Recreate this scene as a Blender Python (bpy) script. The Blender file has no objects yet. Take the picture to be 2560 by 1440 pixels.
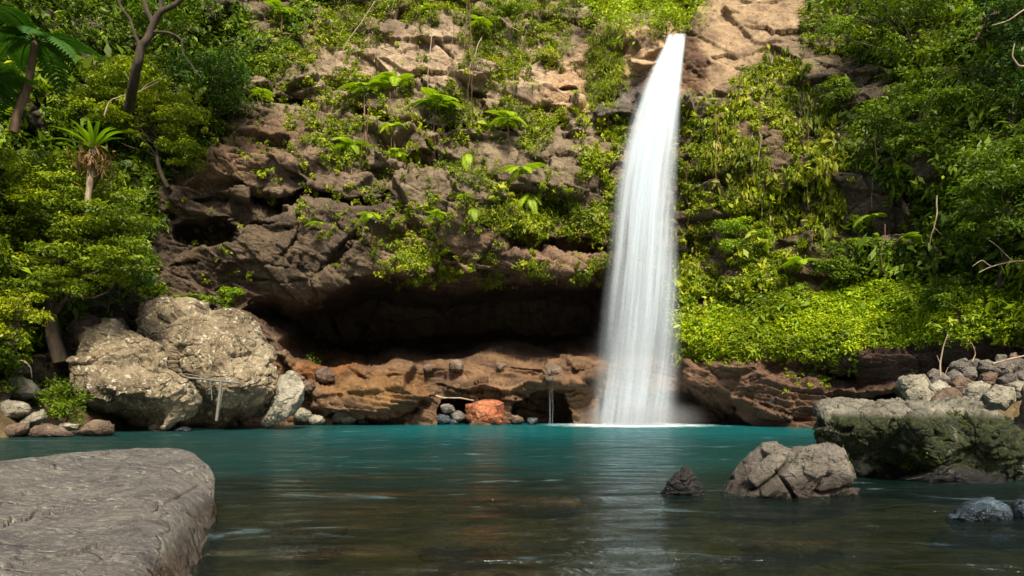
import bpy, math, random
import numpy as np
from mathutils import Vector, Matrix

# ------------------------------------------------------------------ camera, sky, sun, exposure
S = bpy.context.scene
COL = S.collection
F, HOR, CAMH = 1707.0, 990.0, 1.5          # focal length and horizon row in photo pixels, eye height in metres
cam_d = bpy.data.cameras.new("camera"); cam = bpy.data.objects.new("camera", cam_d); COL.objects.link(cam)
cam.location = (0, 0, CAMH); cam.rotation_euler = (math.radians(90), 0, 0)
cam_d.sensor_width = 36; cam_d.lens = 36*F/2560; cam_d.shift_y = (HOR-720)/2560
cam_d.clip_start = 0.1; cam_d.clip_end = 2000
S.camera = cam

SUN_EL, SUN_AZ = 50, 168                   # degrees; azimuth clockwise from +Y (the sun stands behind the camera)
world = bpy.data.worlds.new("World"); S.world = world; world.use_nodes = True
wn = world.node_tree.nodes; wl = world.node_tree.links
sky = wn.new("ShaderNodeTexSky"); sky.sky_type = 'NISHITA'; sky.sun_disc = False
sky.sun_elevation = math.radians(SUN_EL); sky.sun_rotation = math.radians(SUN_AZ); sky.dust_density = 3.0
sky.air_density = 1.0; sky.ozone_density = 1.0
wl.new(sky.outputs[0], wn["Background"].inputs[0]); wn["Background"].inputs[1].default_value = 0.10
sun_d = bpy.data.lights.new("sun", 'SUN'); sun = bpy.data.objects.new("sun", sun_d); COL.objects.link(sun)
sun_d.energy = 4.7; sun_d.angle = math.radians(11); sun_d.color = (1, 0.91, 0.72)
_e, _a = math.radians(SUN_EL), math.radians(SUN_AZ)
sdir = Vector((math.sin(_a)*math.cos(_e), math.cos(_a)*math.cos(_e), math.sin(_e)))
sun.rotation_euler = sdir.to_track_quat('Z', 'Y').to_euler(); sun.location = sdir*60
S.view_settings.view_transform = 'Standard'; S.view_settings.look = 'None'
S.view_settings.exposure = 0.80; S.view_settings.gamma = 1.0
S.render.engine = 'CYCLES'
S.cycles.transparent_max_bounces = 24; S.cycles.max_bounces = 6

rng = np.random.default_rng(7); random.seed(7)

# ------------------------------------------------------------------ numeric helpers
def W(px, py, D):
    """photo pixel at a distance D (metres in front of the camera) -> point in the scene"""
    return np.stack([(np.asarray(px, float)-1280)*D/F, np.asarray(D, float)+0*np.asarray(px, float), CAMH+(HOR-np.asarray(py, float))*D/F], -1)

def hsh(ix, iy, iz, seed):
    h = (ix.astype(np.int64)*374761393 + iy.astype(np.int64)*668265263 + iz.astype(np.int64)*2147483647 + seed*974634777) & 0xffffffff
    h = ((h ^ (h >> 13))*1274126177) & 0xffffffff
    h = ((h ^ (h >> 16))*2246822519) & 0xffffffff
    h = h ^ (h >> 15)
    return (h & 0xffffff)/float(0xffffff)

def vnoise(p, seed=0):
    seed = int(seed)
    i = np.floor(p); f = p-i; i = i.astype(np.int64); f = f*f*f*(f*(f*6-15)+10)
    r = 0
    for dx in (0, 1):
        for dy in (0, 1):
            for dz in (0, 1):
                w = (f[..., 0] if dx else 1-f[..., 0])*(f[..., 1] if dy else 1-f[..., 1])*(f[..., 2] if dz else 1-f[..., 2])
                r = r + w*hsh(i[..., 0]+dx, i[..., 1]+dy, i[..., 2]+dz, seed)
    return r*2-1

def fbm(p, octv=4, seed=0, gain=0.5):
    seed = int(seed*10)
    a, r = 1.0, 0
    for k in range(octv):
        r = r + a*vnoise(p*(2.03**k)+k*17.3, seed+k); a *= gain
    return r

def cells(p, seed=0):
    """nearest and second jittered cell: F1, F2, vector from the centre, two hashes"""
    i = np.floor(p).astype(np.int64)
    n = p.shape[0]; b1 = np.full(n, 9.0); b2 = np.full(n, 9.0); vec = np.zeros_like(p); ids = np.zeros((n, 3), np.int64)
    for dx in (-1, 0, 1):
        for dy in (-1, 0, 1):
            for dz in (-1, 0, 1):
                c = i+np.array([dx, dy, dz])
                j = np.stack([hsh(c[:, 0], c[:, 1], c[:, 2], seed+k) for k in (1, 2, 3)], -1)
                v = p-(c+j); d = np.sqrt((v*v).sum(-1))
                m = d < b1
                b2 = np.where(m, b1, np.minimum(b2, d)); b1 = np.where(m, d, b1)
                vec[m] = v[m]; ids[m] = c[m]
    return b1, b2, vec, ids

def blocks(p, scale, seed=0, tilt=0.6, warp=0.25, crack=0.5, zt=1.0, zo=0.0):
    """broken-rock relief in about -1..1: every cell has its own height and its own tilted face, cracks between"""
    q = p*np.array(scale)
    q = q+warp*np.stack([fbm(q*1.3+9.1, 3, seed+31), fbm(q*1.3+4.7, 3, seed+47), fbm(q*1.3+2.2, 3, seed+61)], -1)
    b1, b2, v, ids = cells(q, seed)
    h = hsh(ids[:, 0], ids[:, 1], ids[:, 2], seed+11)*2-1
    t = np.stack([hsh(ids[:, 0], ids[:, 1], ids[:, 2], seed+21+k)*2-1 for k in range(3)], -1)*np.array([1, 1, zt])+np.array([0, 0, zo])
    c = np.clip((b2-b1)/0.10, 0, 1)
    return h*0.6+tilt*(v*t).sum(-1)-crack*(1-c)

def sstep(a, b, x):
    t = np.clip((x-a)/(b-a), 0, 1); return t*t*(3-2*t)

def polydist(poly, x, y):
    """signed distance to a polygon, positive inside"""
    poly = np.array(poly, float); shp = x.shape; x = x.ravel(); y = y.ravel()
    best = np.full(x.shape, 1e18); ins = np.zeros(x.shape, bool)
    n = len(poly)
    for k in range(n):
        x0, y0 = poly[k]; x1, y1 = poly[(k+1) % n]
        dx, dy = x1-x0, y1-y0
        t = np.clip(((x-x0)*dx+(y-y0)*dy)/(dx*dx+dy*dy+1e-9), 0, 1)
        best = np.minimum(best, (x-x0-t*dx)**2+(y-y0-t*dy)**2)
        c = ((y0 > y) != (y1 > y)) & (x < (x1-x0)*(y-y0)/((y1-y0) if y1 != y0 else 1e-9)+x0)
        ins ^= c
    return np.where(ins, np.sqrt(best), -np.sqrt(best)).reshape(shp)

class TPS:
    def __init__(s, pts, smooth=0.0):
        P = np.array(pts, float); s.c = P[:, :2]/500.0
        n = len(P); K = s.k(s.c)+smooth*np.eye(n); A = np.zeros((n+3, n+3)); A[:n, :n] = K
        A[:n, n] = 1; A[:n, n+1:] = s.c; A[n:, :n] = A[:n, n:].T
        s.w = np.linalg.solve(A, np.concatenate([P[:, 2], np.zeros(3)])); s.n = n
    def k(s, q):
        r2 = ((q[:, None, :]-s.c[None])**2).sum(-1)
        return 0.5*r2*np.log(r2+1e-12)
    def __call__(s, x, y):
        shp = np.shape(x); q = np.stack([np.ravel(x), np.ravel(y)], -1)/500.0
        return (s.k(q)@s.w[:s.n]+s.w[s.n]+q@s.w[s.n+1:]).reshape(shp)

# ------------------------------------------------------------------ mesh and object helpers
def mesh_np(name, V, Q, mats, tint=None, smooth=False, attrs=None, T=None):
    """mesh from numpy quads Q (n,4) and triangles T"""
    me = bpy.data.meshes.new(name)
    V = np.asarray(V, np.float32); Q = np.asarray(Q, np.int32).reshape(-1, 4)
    T = np.zeros((0, 3), np.int32) if T is None else np.asarray(T, np.int32).reshape(-1, 3)
    me.vertices.add(len(V)); me.vertices.foreach_set('co', V.ravel())
    nl = Q.size+T.size; me.loops.add(nl); me.loops.foreach_set('vertex_index', np.concatenate([Q.ravel(), T.ravel()]))
    nf = len(Q)+len(T); me.polygons.add(nf)
    tot = np.concatenate([np.full(len(Q), 4), np.full(len(T), 3)]).astype(np.int32)
    st = np.concatenate([[0], np.cumsum(tot)[:-1]]).astype(np.int32)
    me.polygons.foreach_set('loop_start', st); me.polygons.foreach_set('loop_total', tot)
    if smooth: me.polygons.foreach_set('use_smooth', np.ones(nf, bool))
    if tint is not None:
        a = me.attributes.new('tint', 'FLOAT', 'FACE'); a.data.foreach_set('value', np.asarray(tint, np.float32))
    for nm, (typ, dat) in (attrs or {}).items():
        a = me.attributes.new(nm, typ, 'POINT')
        a.data.foreach_set('vector' if typ == 'FLOAT_VECTOR' else 'value', np.asarray(dat, np.float32).ravel())
    me.update(calc_edges=True); me.validate()
    for m in (mats if isinstance(mats, (list, tuple)) else [mats]): me.materials.append(m)
    return me

def link(name, me, parent=None, loc=None):
    o = bpy.data.objects.new(name, me); COL.objects.link(o)
    if parent is not None: o.parent = parent
    if loc is not None: o.location = loc
    return o

def tag(o, label=None, cat=None, group=None, kind=None):
    if label: o['label'] = label
    if cat: o['category'] = cat
    if group: o['group'] = group
    if kind: o['kind'] = kind
    return o

def thing(name, label, cat, loc=(0, 0, 0), group=None):
    return tag(link(name, None, None, loc), label, cat, group)

class Tubes:
    """collects tapering tubes into one mesh"""
    def __init__(s): s.V, s.Q, s.n = [], [], 0
    def add(s, pts, rad, sides=6):
        pts = np.asarray(pts, float); m = len(pts); rad = np.broadcast_to(rad, (m,))
        tan = np.gradient(pts, axis=0); tan /= np.linalg.norm(tan, axis=1, keepdims=True)+1e-9
        ref = np.array([0.3, 1, 0.2]); a = np.cross(tan, ref); a /= np.linalg.norm(a, axis=1, keepdims=True)+1e-9
        b = np.cross(tan, a); th = np.linspace(0, 2*np.pi, sides, endpoint=False)
        v = pts[:, None]+rad[:, None, None]*(np.cos(th)[None, :, None]*a[:, None]+np.sin(th)[None, :, None]*b[:, None])
        i = np.arange(m-1)[:, None]*sides; j = np.arange(sides)[None]; j2 = (j+1) % sides
        q = np.stack([i+j, i+j2, i+sides+j2, i+sides+j], -1).reshape(-1, 4)
        s.V.append(v.reshape(-1, 3)); s.Q.append(q+s.n); s.n += m*sides; return s
    def mesh(s, name, mat, origin=(0, 0, 0)):
        return mesh_np(name, np.concatenate(s.V)-np.array(origin), np.concatenate(s.Q), mat, smooth=True)

def wiggle(p0, p1, n, amp, seed):
    t = np.linspace(0, 1, n)[:, None]; p = np.array(p0)*(1-t)+np.array(p1)*t
    q = np.concatenate([t*2.3, t*0+seed*1.7, t*0], -1)
    w = np.stack([fbm(q+k*5.5, 3, seed+k) for k in range(3)], -1)
    return p+w*amp*np.sin(np.pi*t)

def unit(v): return v/(np.linalg.norm(v, axis=-1, keepdims=True)+1e-9)

def leaves(c, nrm, L, asp=0.45, droop=0.0, up=0.35, rnd=0.7, fold=0.15, seed=1):
    """leaf quads at c facing nrm: returns V (4n,3), Q (n,4)"""
    r = np.random.default_rng(seed); n = len(c)
    nn = unit(nrm+rnd*r.normal(size=(n, 3))+np.array([0, 0, up]))
    d = r.normal(size=(n, 3))+np.array([0, 0, -droop]); d = unit(d-(d*nn).sum(-1, keepdims=True)*nn)
    s = np.cross(d, nn); L = np.broadcast_to(L, (n,))[:, None]; Wd = L*asp*(0.8+0.4*r.random((n, 1)))
    V = np.stack([c-d*L*0.5, c+s*Wd*0.5+nn*Wd*fold+d*L*0.05, c+d*L*0.5-nn*L*0.08, c-s*Wd*0.5+nn*Wd*fold+d*L*0.05], 1).reshape(-1, 3)
    return V, np.arange(4*n).reshape(-1, 4)

# ------------------------------------------------------------------ materials
class NT:
    def __init__(s, name):
        s.m = bpy.data.materials.new(name); s.m.use_nodes = True; s.t = s.m.node_tree
        for n in list(s.t.nodes): s.t.nodes.remove(n)
        s.out = s.n('ShaderNodeOutputMaterial')
    def n(s, typ, **kw):
        x = s.t.nodes.new(typ)
        for k, v in kw.items():
            if k.startswith('i_'):
                key = k[2:]; key = int(key) if key.isdigit() else key.replace('_', ' ')
                x.inputs[key].default_value = v
            else: setattr(x, k, v)
        return x
    def l(s, a, b): s.t.links.new(a, b)
    def pos(s, scale=(1, 1, 1)):
        g = s.n('ShaderNodeNewGeometry'); m = s.n('ShaderNodeMapping'); m.inputs['Scale'].default_value = scale
        s.l(g.outputs['Position'], m.inputs[0]); return m.outputs[0]
    def noise(s, vec, scale, detail=6, rough=0.6, dist=0.0):
        x = s.n('ShaderNodeTexNoise'); x.inputs['Scale'].default_value = scale; x.inputs['Detail'].default_value = detail
        x.inputs['Roughness'].default_value = rough; x.inputs['Distortion'].default_value = dist
        s.l(vec, x.inputs['Vector']); return x.outputs['Fac']
    def ramp(s, fac, stops, interp='LINEAR'):
        r = s.n('ShaderNodeValToRGB'); e = r.color_ramp.elements; r.color_ramp.interpolation = interp
        while len(e) < len(stops): e.new(0.5)
        for k, (p, c) in enumerate(stops):
            e[k].position = p; e[k].color = (*c, 1) if len(c) == 3 else c
        s.l(fac, r.inputs[0]); return r.outputs[0]
    def step(s, fac, a, b):
        r = s.n('ShaderNodeMapRange'); r.interpolation_type = 'SMOOTHSTEP'
        r.inputs[1].default_value = a; r.inputs[2].default_value = b
        s.l(fac, r.inputs[0]); return r.outputs[0]
    def mix(s, f, a, b, mode='MIX'):
        x = s.n('ShaderNodeMix'); x.data_type = 'RGBA'; x.blend_type = mode
        for sock, v in ((x.inputs[0], f), (x.inputs[6], a), (x.inputs[7], b)):
            if isinstance(v, (int, float)): sock.default_value = v
            elif isinstance(v, tuple): sock.default_value = (*v, 1)
            else: s.l(v, sock)
        return x.outputs[2]
    def math(s, op, a, b=0.0):
        x = s.n('ShaderNodeMath'); x.operation = op
        for k, v in enumerate((a, b)):
            if isinstance(v, (int, float)): x.inputs[k].default_value = v
            else: s.l(v, x.inputs[k])
        return x.outputs[0]
    def attr(s, name, out='Fac'):
        a = s.n('ShaderNodeAttribute'); a.attribute_name = name; return a.outputs[out]
    def bump(s, h, strength, dist):
        b = s.n('ShaderNodeBump'); b.inputs['Strength'].default_value = strength; b.inputs['Distance'].default_value = dist
        s.l(h, b.inputs['Height']); return b.outputs[0]
    def principled(s, col, rough=0.8, normal=None, spec=0.4):
        p = s.n('ShaderNodeBsdfPrincipled')
        if isinstance(col, tuple): p.inputs['Base Color'].default_value = (*col, 1)
        else: s.l(col, p.inputs['Base Color'])
        if isinstance(rough, (int, float)): p.inputs['Roughness'].default_value = rough
        else: s.l(rough, p.inputs['Roughness'])
        p.inputs['Specular IOR Level'].default_value = spec
        if normal is not None: s.l(normal, p.inputs['Normal'])
        return p.outputs[0]
    def done(s, sh): s.l(sh, s.out.inputs[0]); return s.m

def leaf_mat(name, stops, trans=0.34, rough=0.5, patch=None):
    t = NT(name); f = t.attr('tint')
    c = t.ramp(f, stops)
    n = t.noise(t.pos(), 0.35, 3)
    c = t.mix(t.math('MULTIPLY', t.step(n, 0.42, 0.66), 0.55), c, patch or tuple(v*0.5 for v in stops[0][1]))
    p = t.principled(c, rough, spec=0.28)
    tr = t.n('ShaderNodeBsdfTranslucent'); t.l(t.mix(1.0, c, (1.0, 1.1, 0.45), 'MULTIPLY'), tr.inputs[0])
    m = t.n('ShaderNodeMixShader', i_0=trans); t.l(p, m.inputs[1]); t.l(tr.outputs[0], m.inputs[2])
    return t.done(m.outputs[0])

M = {}
M['leaf_yellow'] = leaf_mat('yellow_green_leaf', [(0, (.050, .085, .003)), (.45, (.19, .25, .006)), (.8, (.36, .40, .010)), (1, (.46, .42, .03))])
M['leaf_spring'] = leaf_mat('spring_leaf', [(0, (.045, .085, .003)), (.4, (.15, .215, .004)), (.8, (.33, .39, .007)), (1, (.50, .50, .02))])
M['leaf_lime'] = leaf_mat('lime_leaf', [(0, (.06, .13, .004)), (.45, (.25, .37, .006)), (1, (.55, .60, .015))])
M['leaf_green'] = leaf_mat('green_leaf', [(0, (.028, .060, .003)), (.5, (.105, .175, .005)), (.85, (.24, .33, .009)), (1, (.38, .42, .02))])
M['leaf_dark'] = leaf_mat('dark_leaf', [(0, (.014, .042, .005)), (.5, (.045, .105, .008)), (1, (.12, .21, .012))])
M['leaf_olive'] = leaf_mat('olive_leaf', [(0, (.055, .08, .005)), (.5, (.19, .23, .008)), (.88, (.38, .38, .02)), (.95, (.50, .22, .03)), (1, (.34, .12, .03))])
M['leaf_fern'] = leaf_mat('fern_leaf', [(0, (.12, .24, .008)), (.6, (.30, .44, .012)), (1, (.48, .56, .03))], trans=0.4)
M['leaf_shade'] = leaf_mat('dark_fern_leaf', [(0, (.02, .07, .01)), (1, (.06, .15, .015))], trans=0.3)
M['leaf_dry'] = leaf_mat('dry_leaf', [(0, (.09, .05, .02)), (1, (.25, .15, .06))], trans=.2)

def bark_mat(name, a, b):
    t = NT(name); v = t.pos((1, 1, .35)); n = t.noise(v, 6, 6)
    return t.done(t.principled(t.ramp(n, [(.3, a), (.7, b)]), .9, t.bump(n, .6, .05)))
M['bark'] = bark_mat('bark', (.018, .012, .007), (.07, .05, .03))
M['bark_pale'] = bark_mat('pale_bark', (.16, .11, .07), (.42, .33, .23))
M['bark_red'] = bark_mat('vine_bark', (.06, .035, .02), (.20, .12, .07))

def rock_mat(name, cols, wz=(.05, .28), wc=(.30, .30, .33), grain=0.0, hair=1.1, hs=.75, bk=1.0, lichen=0.0, moss=0.0, moss_lo=None, wet=True, scale=1.0, tone=False, fleck=0.0, rough=.82):
    """cols: dark, mid, light; all marks are the stone's own"""
    t = NT(name); P = t.pos(); n1 = t.noise(P, .55*scale, 8, .62, .6); n2 = t.noise(P, 5.5*scale, 6, .7)
    c = t.ramp(n1, [(.30, cols[0]), (.5, cols[1]), (.72, cols[2])])
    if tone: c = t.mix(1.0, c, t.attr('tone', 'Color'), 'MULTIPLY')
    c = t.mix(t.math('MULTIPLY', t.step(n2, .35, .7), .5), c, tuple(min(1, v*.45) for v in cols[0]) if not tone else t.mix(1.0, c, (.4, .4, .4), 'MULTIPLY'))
    vs = t.noise(t.pos((1.2*scale, 1.2*scale, .12*scale)), 1.6, 5, .6)      # run-down stains
    c = t.mix(t.math('MULTIPLY', t.step(vs, .53, .68), .55), c, t.mix(1.0, c, (.38, .33, .30), 'MULTIPLY'))
    if lichen:
        v = t.n('ShaderNodeTexVoronoi'); v.inputs['Scale'].default_value = 3.6*scale; v.inputs['Randomness'].default_value = 1
        dv = t.n('ShaderNodeVectorMath', operation='ADD'); t.l(P, dv.inputs[0])
        ns = t.n('ShaderNodeTexNoise'); ns.inputs['Scale'].default_value = 7*scale; t.l(P, ns.inputs['Vector'])
        sc = t.n('ShaderNodeVectorMath', operation='SCALE'); sc.inputs[3].default_value = .35/scale; t.l(ns.outputs['Color'], sc.inputs[0])
        t.l(sc.outputs[0], dv.inputs[1]); t.l(dv.outputs[0], v.inputs['Vector'])
        big = t.step(t.noise(P, .9*scale, 3), .40, .54)
        spot = t.math('MULTIPLY', t.math('SUBTRACT', 1.0, t.step(v.outputs['Distance'], .22, .34)), big)
        fine = t.math('MULTIPLY', t.step(t.noise(P, 13*scale, 4, .7), .56, .64), .6)
        c = t.mix(t.math('MULTIPLY', t.math('MAXIMUM', spot, fine), lichen), c, (.64, .61, .48))
    if fleck:
        c = t.mix(t.math('MULTIPLY', t.step(t.noise(P, 24*scale, 4, .7), .58, .66), fleck), c, tuple(min(.7, v*1.9) for v in cols[2]))
    rg = rough
    if moss:
        m = t.step(t.noise(P, .8*scale, 9, .72), .54-.12*moss, .60-.12*moss)
        if moss_lo is not None:
            g = t.n('ShaderNodeSeparateXYZ'); t.l(t.pos(), g.inputs[0])
            m = t.math('MULTIPLY', m, t.math('SUBTRACT', 1.0, t.step(g.outputs[2], moss_lo[0], moss_lo[1])))
        mc = t.ramp(t.noise(P, 9*scale, 4), [(.35, (.006, .009, .002)), (.55, (.020, .027, .003)), (.78, (.065, .078, .006))])
        c = t.mix(m, c, mc)
    if wet:
        g = t.n('ShaderNodeSeparateXYZ'); t.l(t.pos(), g.inputs[0])
        zz = t.math('ADD', g.outputs[2], t.math('MULTIPLY', t.math('SUBTRACT', n2, .5), .35))
        w = t.math('SUBTRACT', 1.0, t.step(zz, *wz))
        c = t.mix(w, c, t.mix(1.0, c, wc, 'MULTIPLY'))
        rr = t.n('ShaderNodeMapRange'); t.l(w, rr.inputs[0]); rr.inputs[3].default_value = rough; rr.inputs[4].default_value = .22; rg = rr.outputs[0]
    h = t.math('ADD', n2, t.math('MULTIPLY', t.noise(P, 22*scale, 6, .7), .45))
    vc = t.n('ShaderNodeTexVoronoi', feature='DISTANCE_TO_EDGE'); vc.inputs['Scale'].default_value = hs*scale
    wv = t.n('ShaderNodeTexNoise'); wv.inputs['Scale'].default_value = 1.7*scale*hs/.75; wv.inputs['Detail'].default_value = 5; t.l(P, wv.inputs['Vector'])
    ws = t.n('ShaderNodeVectorMath', operation='SCALE'); ws.inputs[3].default_value = .68/(scale*hs); t.l(wv.outputs['Color'], ws.inputs[0])
    wa = t.n('ShaderNodeVectorMath', operation='ADD'); t.l(t.pos((1, 1, 1.7)), wa.inputs[0]); t.l(ws.outputs[0], wa.inputs[1]); t.l(wa.outputs[0], vc.inputs['Vector'])
    h = t.math('ADD', h, t.math('MULTIPLY', t.step(vc.outputs['Distance'], .0, .035), hair))
    if grain:
        h = t.math('ADD', h, t.math('MULTIPLY', t.step(t.noise(t.pos((1.1, 4.5, 4.5)), 3.2, 7, .72, 1.2), .42, .58), grain))
    return t.done(t.principled(c, rg, t.bump(h, .85, .11*bk/scale), .4))

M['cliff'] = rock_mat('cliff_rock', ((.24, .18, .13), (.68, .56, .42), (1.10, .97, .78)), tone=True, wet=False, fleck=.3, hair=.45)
M['boulder'] = rock_mat('lichen_boulder', hs=.3,  bk=1.2, cols= ((.105, .075, .042), (.25, .19, .115), (.42, .34, .22)), lichen=.65, scale=.9)
M['slab'] = rock_mat('slab_rock', ((.12, .112, .11), (.225, .208, .188), (.35, .32, .27)), fleck=.35, scale=2.4, wz=(.16, .30), wc=(.30, .20, .13), grain=.9, hair=2.4, hs=.30, bk=1.9, lichen=.3)
M['mossy'] = rock_mat('mossy_rock', ((.07, .064, .05), (.20, .185, .14), (.42, .39, .29)), moss=1.2, moss_lo=(1.08, 1.25), scale=1.6)
M['grey'] = rock_mat('grey_rock', ((.06, .052, .045), (.155, .135, .115), (.27, .24, .20)), scale=2.2, fleck=.2)
M['crackrock'] = rock_mat('cracked_rock', ((.065, .055, .048), (.16, .138, .112), (.27, .235, .19)), scale=2.0, fleck=.3, hair=.25, wz=(.12, .50), wc=(.40, .36, .36))
M['pale'] = rock_mat('pale_stone', ((.16, .145, .11), (.32, .29, .22), (.50, .46, .36)), scale=2.0)
M['brown'] = rock_mat('brown_stone', ((.07, .045, .03), (.17, .115, .08), (.28, .20, .14)), scale=2.0)
M['red'] = rock_mat('red_rock', ((.16, .045, .02), (.42, .13, .055), (.55, .24, .12)), scale=2.0)
M['wetrock'] = rock_mat('wet_dark_rock', ((.03, .036, .042), (.07, .08, .09), (.15, .17, .19)), scale=2.5, rough=.12)
M['darkwet'] = rock_mat('dark_wet_rock', ((.010, .010, .009), (.025, .023, .020), (.06, .055, .05)), scale=2.0, rough=.3)
M['sheen_rock'] = rock_mat('awash_rock', ((.02, .035, .05), (.06, .095, .125), (.22, .31, .38)), scale=3.5, rough=.10, fleck=.5)  # wet sky sheen painted in as blue and pale base colours
M['sunken'] = rock_mat('sunken_stone', ((.10, .035, .012), (.32, .13, .05), (.45, .24, .10)), scale=2.0, wet=False)
M['bed'] = rock_mat('bed_stone', ((.035, .022, .010), (.13, .085, .038), (.26, .19, .09)), scale=2.6, wet=False)

# ------------------------------------------------------------------ the cliff
base_pts = [
 (-900, -900, 40), (-200, -900, 52), (600, -900, 62), (1100, -900, 64), (1700, -900, 70), (2300, -900, 56), (3300, -900, 40),
 (-900, 0, 20), (-900, 600, 16), (-900, 1110, 14), (-300, 0, 28), (-300, 500, 23), (-300, 900, 21), (-300, 1110, 20),
 (0, 0, 36), (0, 300, 32), (0, 600, 29), (0, 850, 28), (0, 1000, 27), (0, 1110, 25.5),
 (300, 0, 42), (300, 300, 38), (300, 600, 35.5), (300, 850, 34), (300, 1060, 33), (600, 0, 44), (600, 250, 40), (600, 450, 37), (600, 650, 35.5), (600, 800, 36), (600, 1060, 35),
 (900, 0, 45), (900, 230, 41), (900, 450, 37.5), (900, 650, 36), (900, 800, 37), (900, 950, 36.4), (900, 1065, 35.4),
 (1200, 0, 46), (1200, 230, 42), (1200, 450, 38), (1200, 650, 36.3), (1200, 800, 38), (1200, 950, 36.8), (1200, 1065, 35.8),
 (1450, 0, 50), (1450, 150, 45), (1450, 300, 42), (1450, 450, 39), (1450, 650, 37), (1450, 950, 37.5), (1450, 1065, 36.6),
 (1600, 60, 44.5), (1600, 300, 42.5), (1600, 600, 40), (1600, 900, 38.5), (1600, 1065, 37.3),
 (1850, 0, 46), (1850, 150, 43), (1850, 300, 40), (1850, 600, 37.5), (1850, 780, 36.6), (1850, 865, 34.3), (1850, 950, 35.2), (1850, 1065, 34.8),
 (2100, 0, 44), (2100, 200, 40), (2100, 450, 37), (2100, 720, 35.4), (2100, 870, 32.0), (2100, 950, 33.5), (2100, 1065, 32.5),
 (2400, 0, 38), (2400, 300, 34), (2400, 600, 31), (2400, 700, 31.2), (2400, 845, 28.3), (2400, 950, 29.5), (2400, 1100, 28.5),
 (2750, 0, 32), (2750, 600, 25), (2750, 1000, 24), (2750, 1110, 23), (3300, 0, 22), (3300, 600, 16), (3300, 1110, 14)]
tps = TPS(base_pts)
gx = np.concatenate([np.arange(-900, -30, 18), np.arange(-30, 2590, 2.9), np.arange(2590, 3300, 18)])
gy = np.concatenate([np.arange(-900, -60, 14), np.arange(-60, 1112, 2.7)])
GX, GY = np.meshgrid(gx, gy)
# coarse evaluation of the spline, then bilinear
cx_ = np.linspace(-900, 3320, 160); cy_ = np.linspace(-900, 1120, 100); CX, CY = np.meshgrid(cx_, cy_); CD = tps(CX, CY)
def bil(x, y, G, ax, ay):
    fx = np.clip((x-ax[0])/(ax[1]-ax[0]), 0, len(ax)-1.001); fy = np.clip((y-ay[0])/(ay[1]-ay[0]), 0, len(ay)-1.001)
    i = fx.astype(int); j = fy.astype(int); u = fx-i; v = fy-j
    return G[j, i]*(1-u)*(1-v)+G[j, i+1]*u*(1-v)+G[j+1, i]*(1-u)*v+G[j+1, i+1]*u*v
D = bil(GX, GY, CD, cx_, cy_)
nz = np.stack([GX/55.0, GY/55.0, GX*0], -1)
wx = GX+9*fbm(nz, 4, 3); wy = GY+9*fbm(nz+40, 4, 5)      # ragged outlines for everything below

def rec(poly, depth, soft, hard_top=True):
    """hollow in the cliff: sharp lip on top, softer floor"""
    global D
    d = polydist(poly, wx, wy)
    D = D+depth*sstep(0, soft, d)
CAVE = [(585, 775), (640, 745), (700, 735), (760, 745), (850, 715), (900, 690), (960, 680), (1040, 692), (1100, 702), (1250, 692), (1340, 682), (1420, 692), (1560, 690), (1660, 700), (1690, 760), (1690, 900),
        (1560, 925), (1400, 905), (1250, 900), (1130, 915), (960, 925), (870, 935), (800, 925), (735, 910), (700, 870), (650, 810)]
rec(CAVE, 12, 75)
rec([(790, 720), (860, 700), (960, 670), (1690, 670), (1690, 905), (870, 915)], 2.5, 20)
rec([(-900, -900), (1380, -900), (1435, -20), (1455, 30), (1480, 60), (1530, 92), (1560, 62), (1600, 50), (1660, 62), (1695, 88), (1735, 62), (1748, 0), (1800, -900)], 0, 1)
rec([(1395, -900), (1435, -20), (1455, 30), (1480, 60), (1530, 92), (1560, 62), (1600, 50), (1660, 62), (1695, 84), (1735, 62), (1748, 0), (1800, -900)], 14, 26)
rec([(590, 455), (640, 462), (700, 480), (790, 470), (880, 492), (975, 478), (985, 510), (880, 532), (760, 525), (690, 522), (620, 505)], 3.0, 16)
rec([(420, 560), (480, 545), (560, 545), (592, 575), (575, 612), (500, 622), (440, 605)], 3.2, 20)
rec([(385, 530), (420, 520), (440, 545), (400, 560)], 1.5, 12)
rec([(610, 245), (700, 235), (780, 240), (780, 252), (650, 262)], 1.6, 8)
rec([(870, 265), (1000, 290), (1100, 305), (1290, 330), (1300, 345), (1150, 335), (1000, 320), (880, 300)], 1.3, 12)
rec([(1255, 566), (1300, 585), (1400, 592), (1510, 600), (1510, 632), (1400, 640), (1270, 640)], 2.6, 14)
rec([(1165, 228), (1225, 225), (1220, 250), (1175, 250)], 2.0, 8)
rec([(1225, 262), (1290, 258), (1295, 288), (1230, 285)], 1.6, 8)
rec([(900, 420), (1000, 395), (1080, 360), (1090, 400), (1150, 440), (1140, 470), (1010, 450), (930, 470)], 1.7, 30)
rec([(800, 650), (860, 600), (900, 560), (905, 600), (880, 640), (830, 680), (790, 690)], 1.3, 14)
rec([(690, 640), (750, 560), (760, 600), (720, 660)], .8, 10)
for hx, hy, hw, hh in ((650, 560, 40, 10), (720, 665, 50, 10), (640, 700, 60, 8), (520, 500, 50, 9), (1010, 560, 40, 8), (1130, 640, 50, 8), (1360, 470, 40, 8), (470, 660, 40, 10), (840, 330, 60, 8), (1420, 215, 30, 7)):
    rec([(hx-hw, hy), (hx-hw*.3, hy-hh), (hx+hw, hy-hh*.5), (hx+hw*.8, hy+hh), (hx-hw*.5, hy+hh)], .9, 8)
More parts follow.
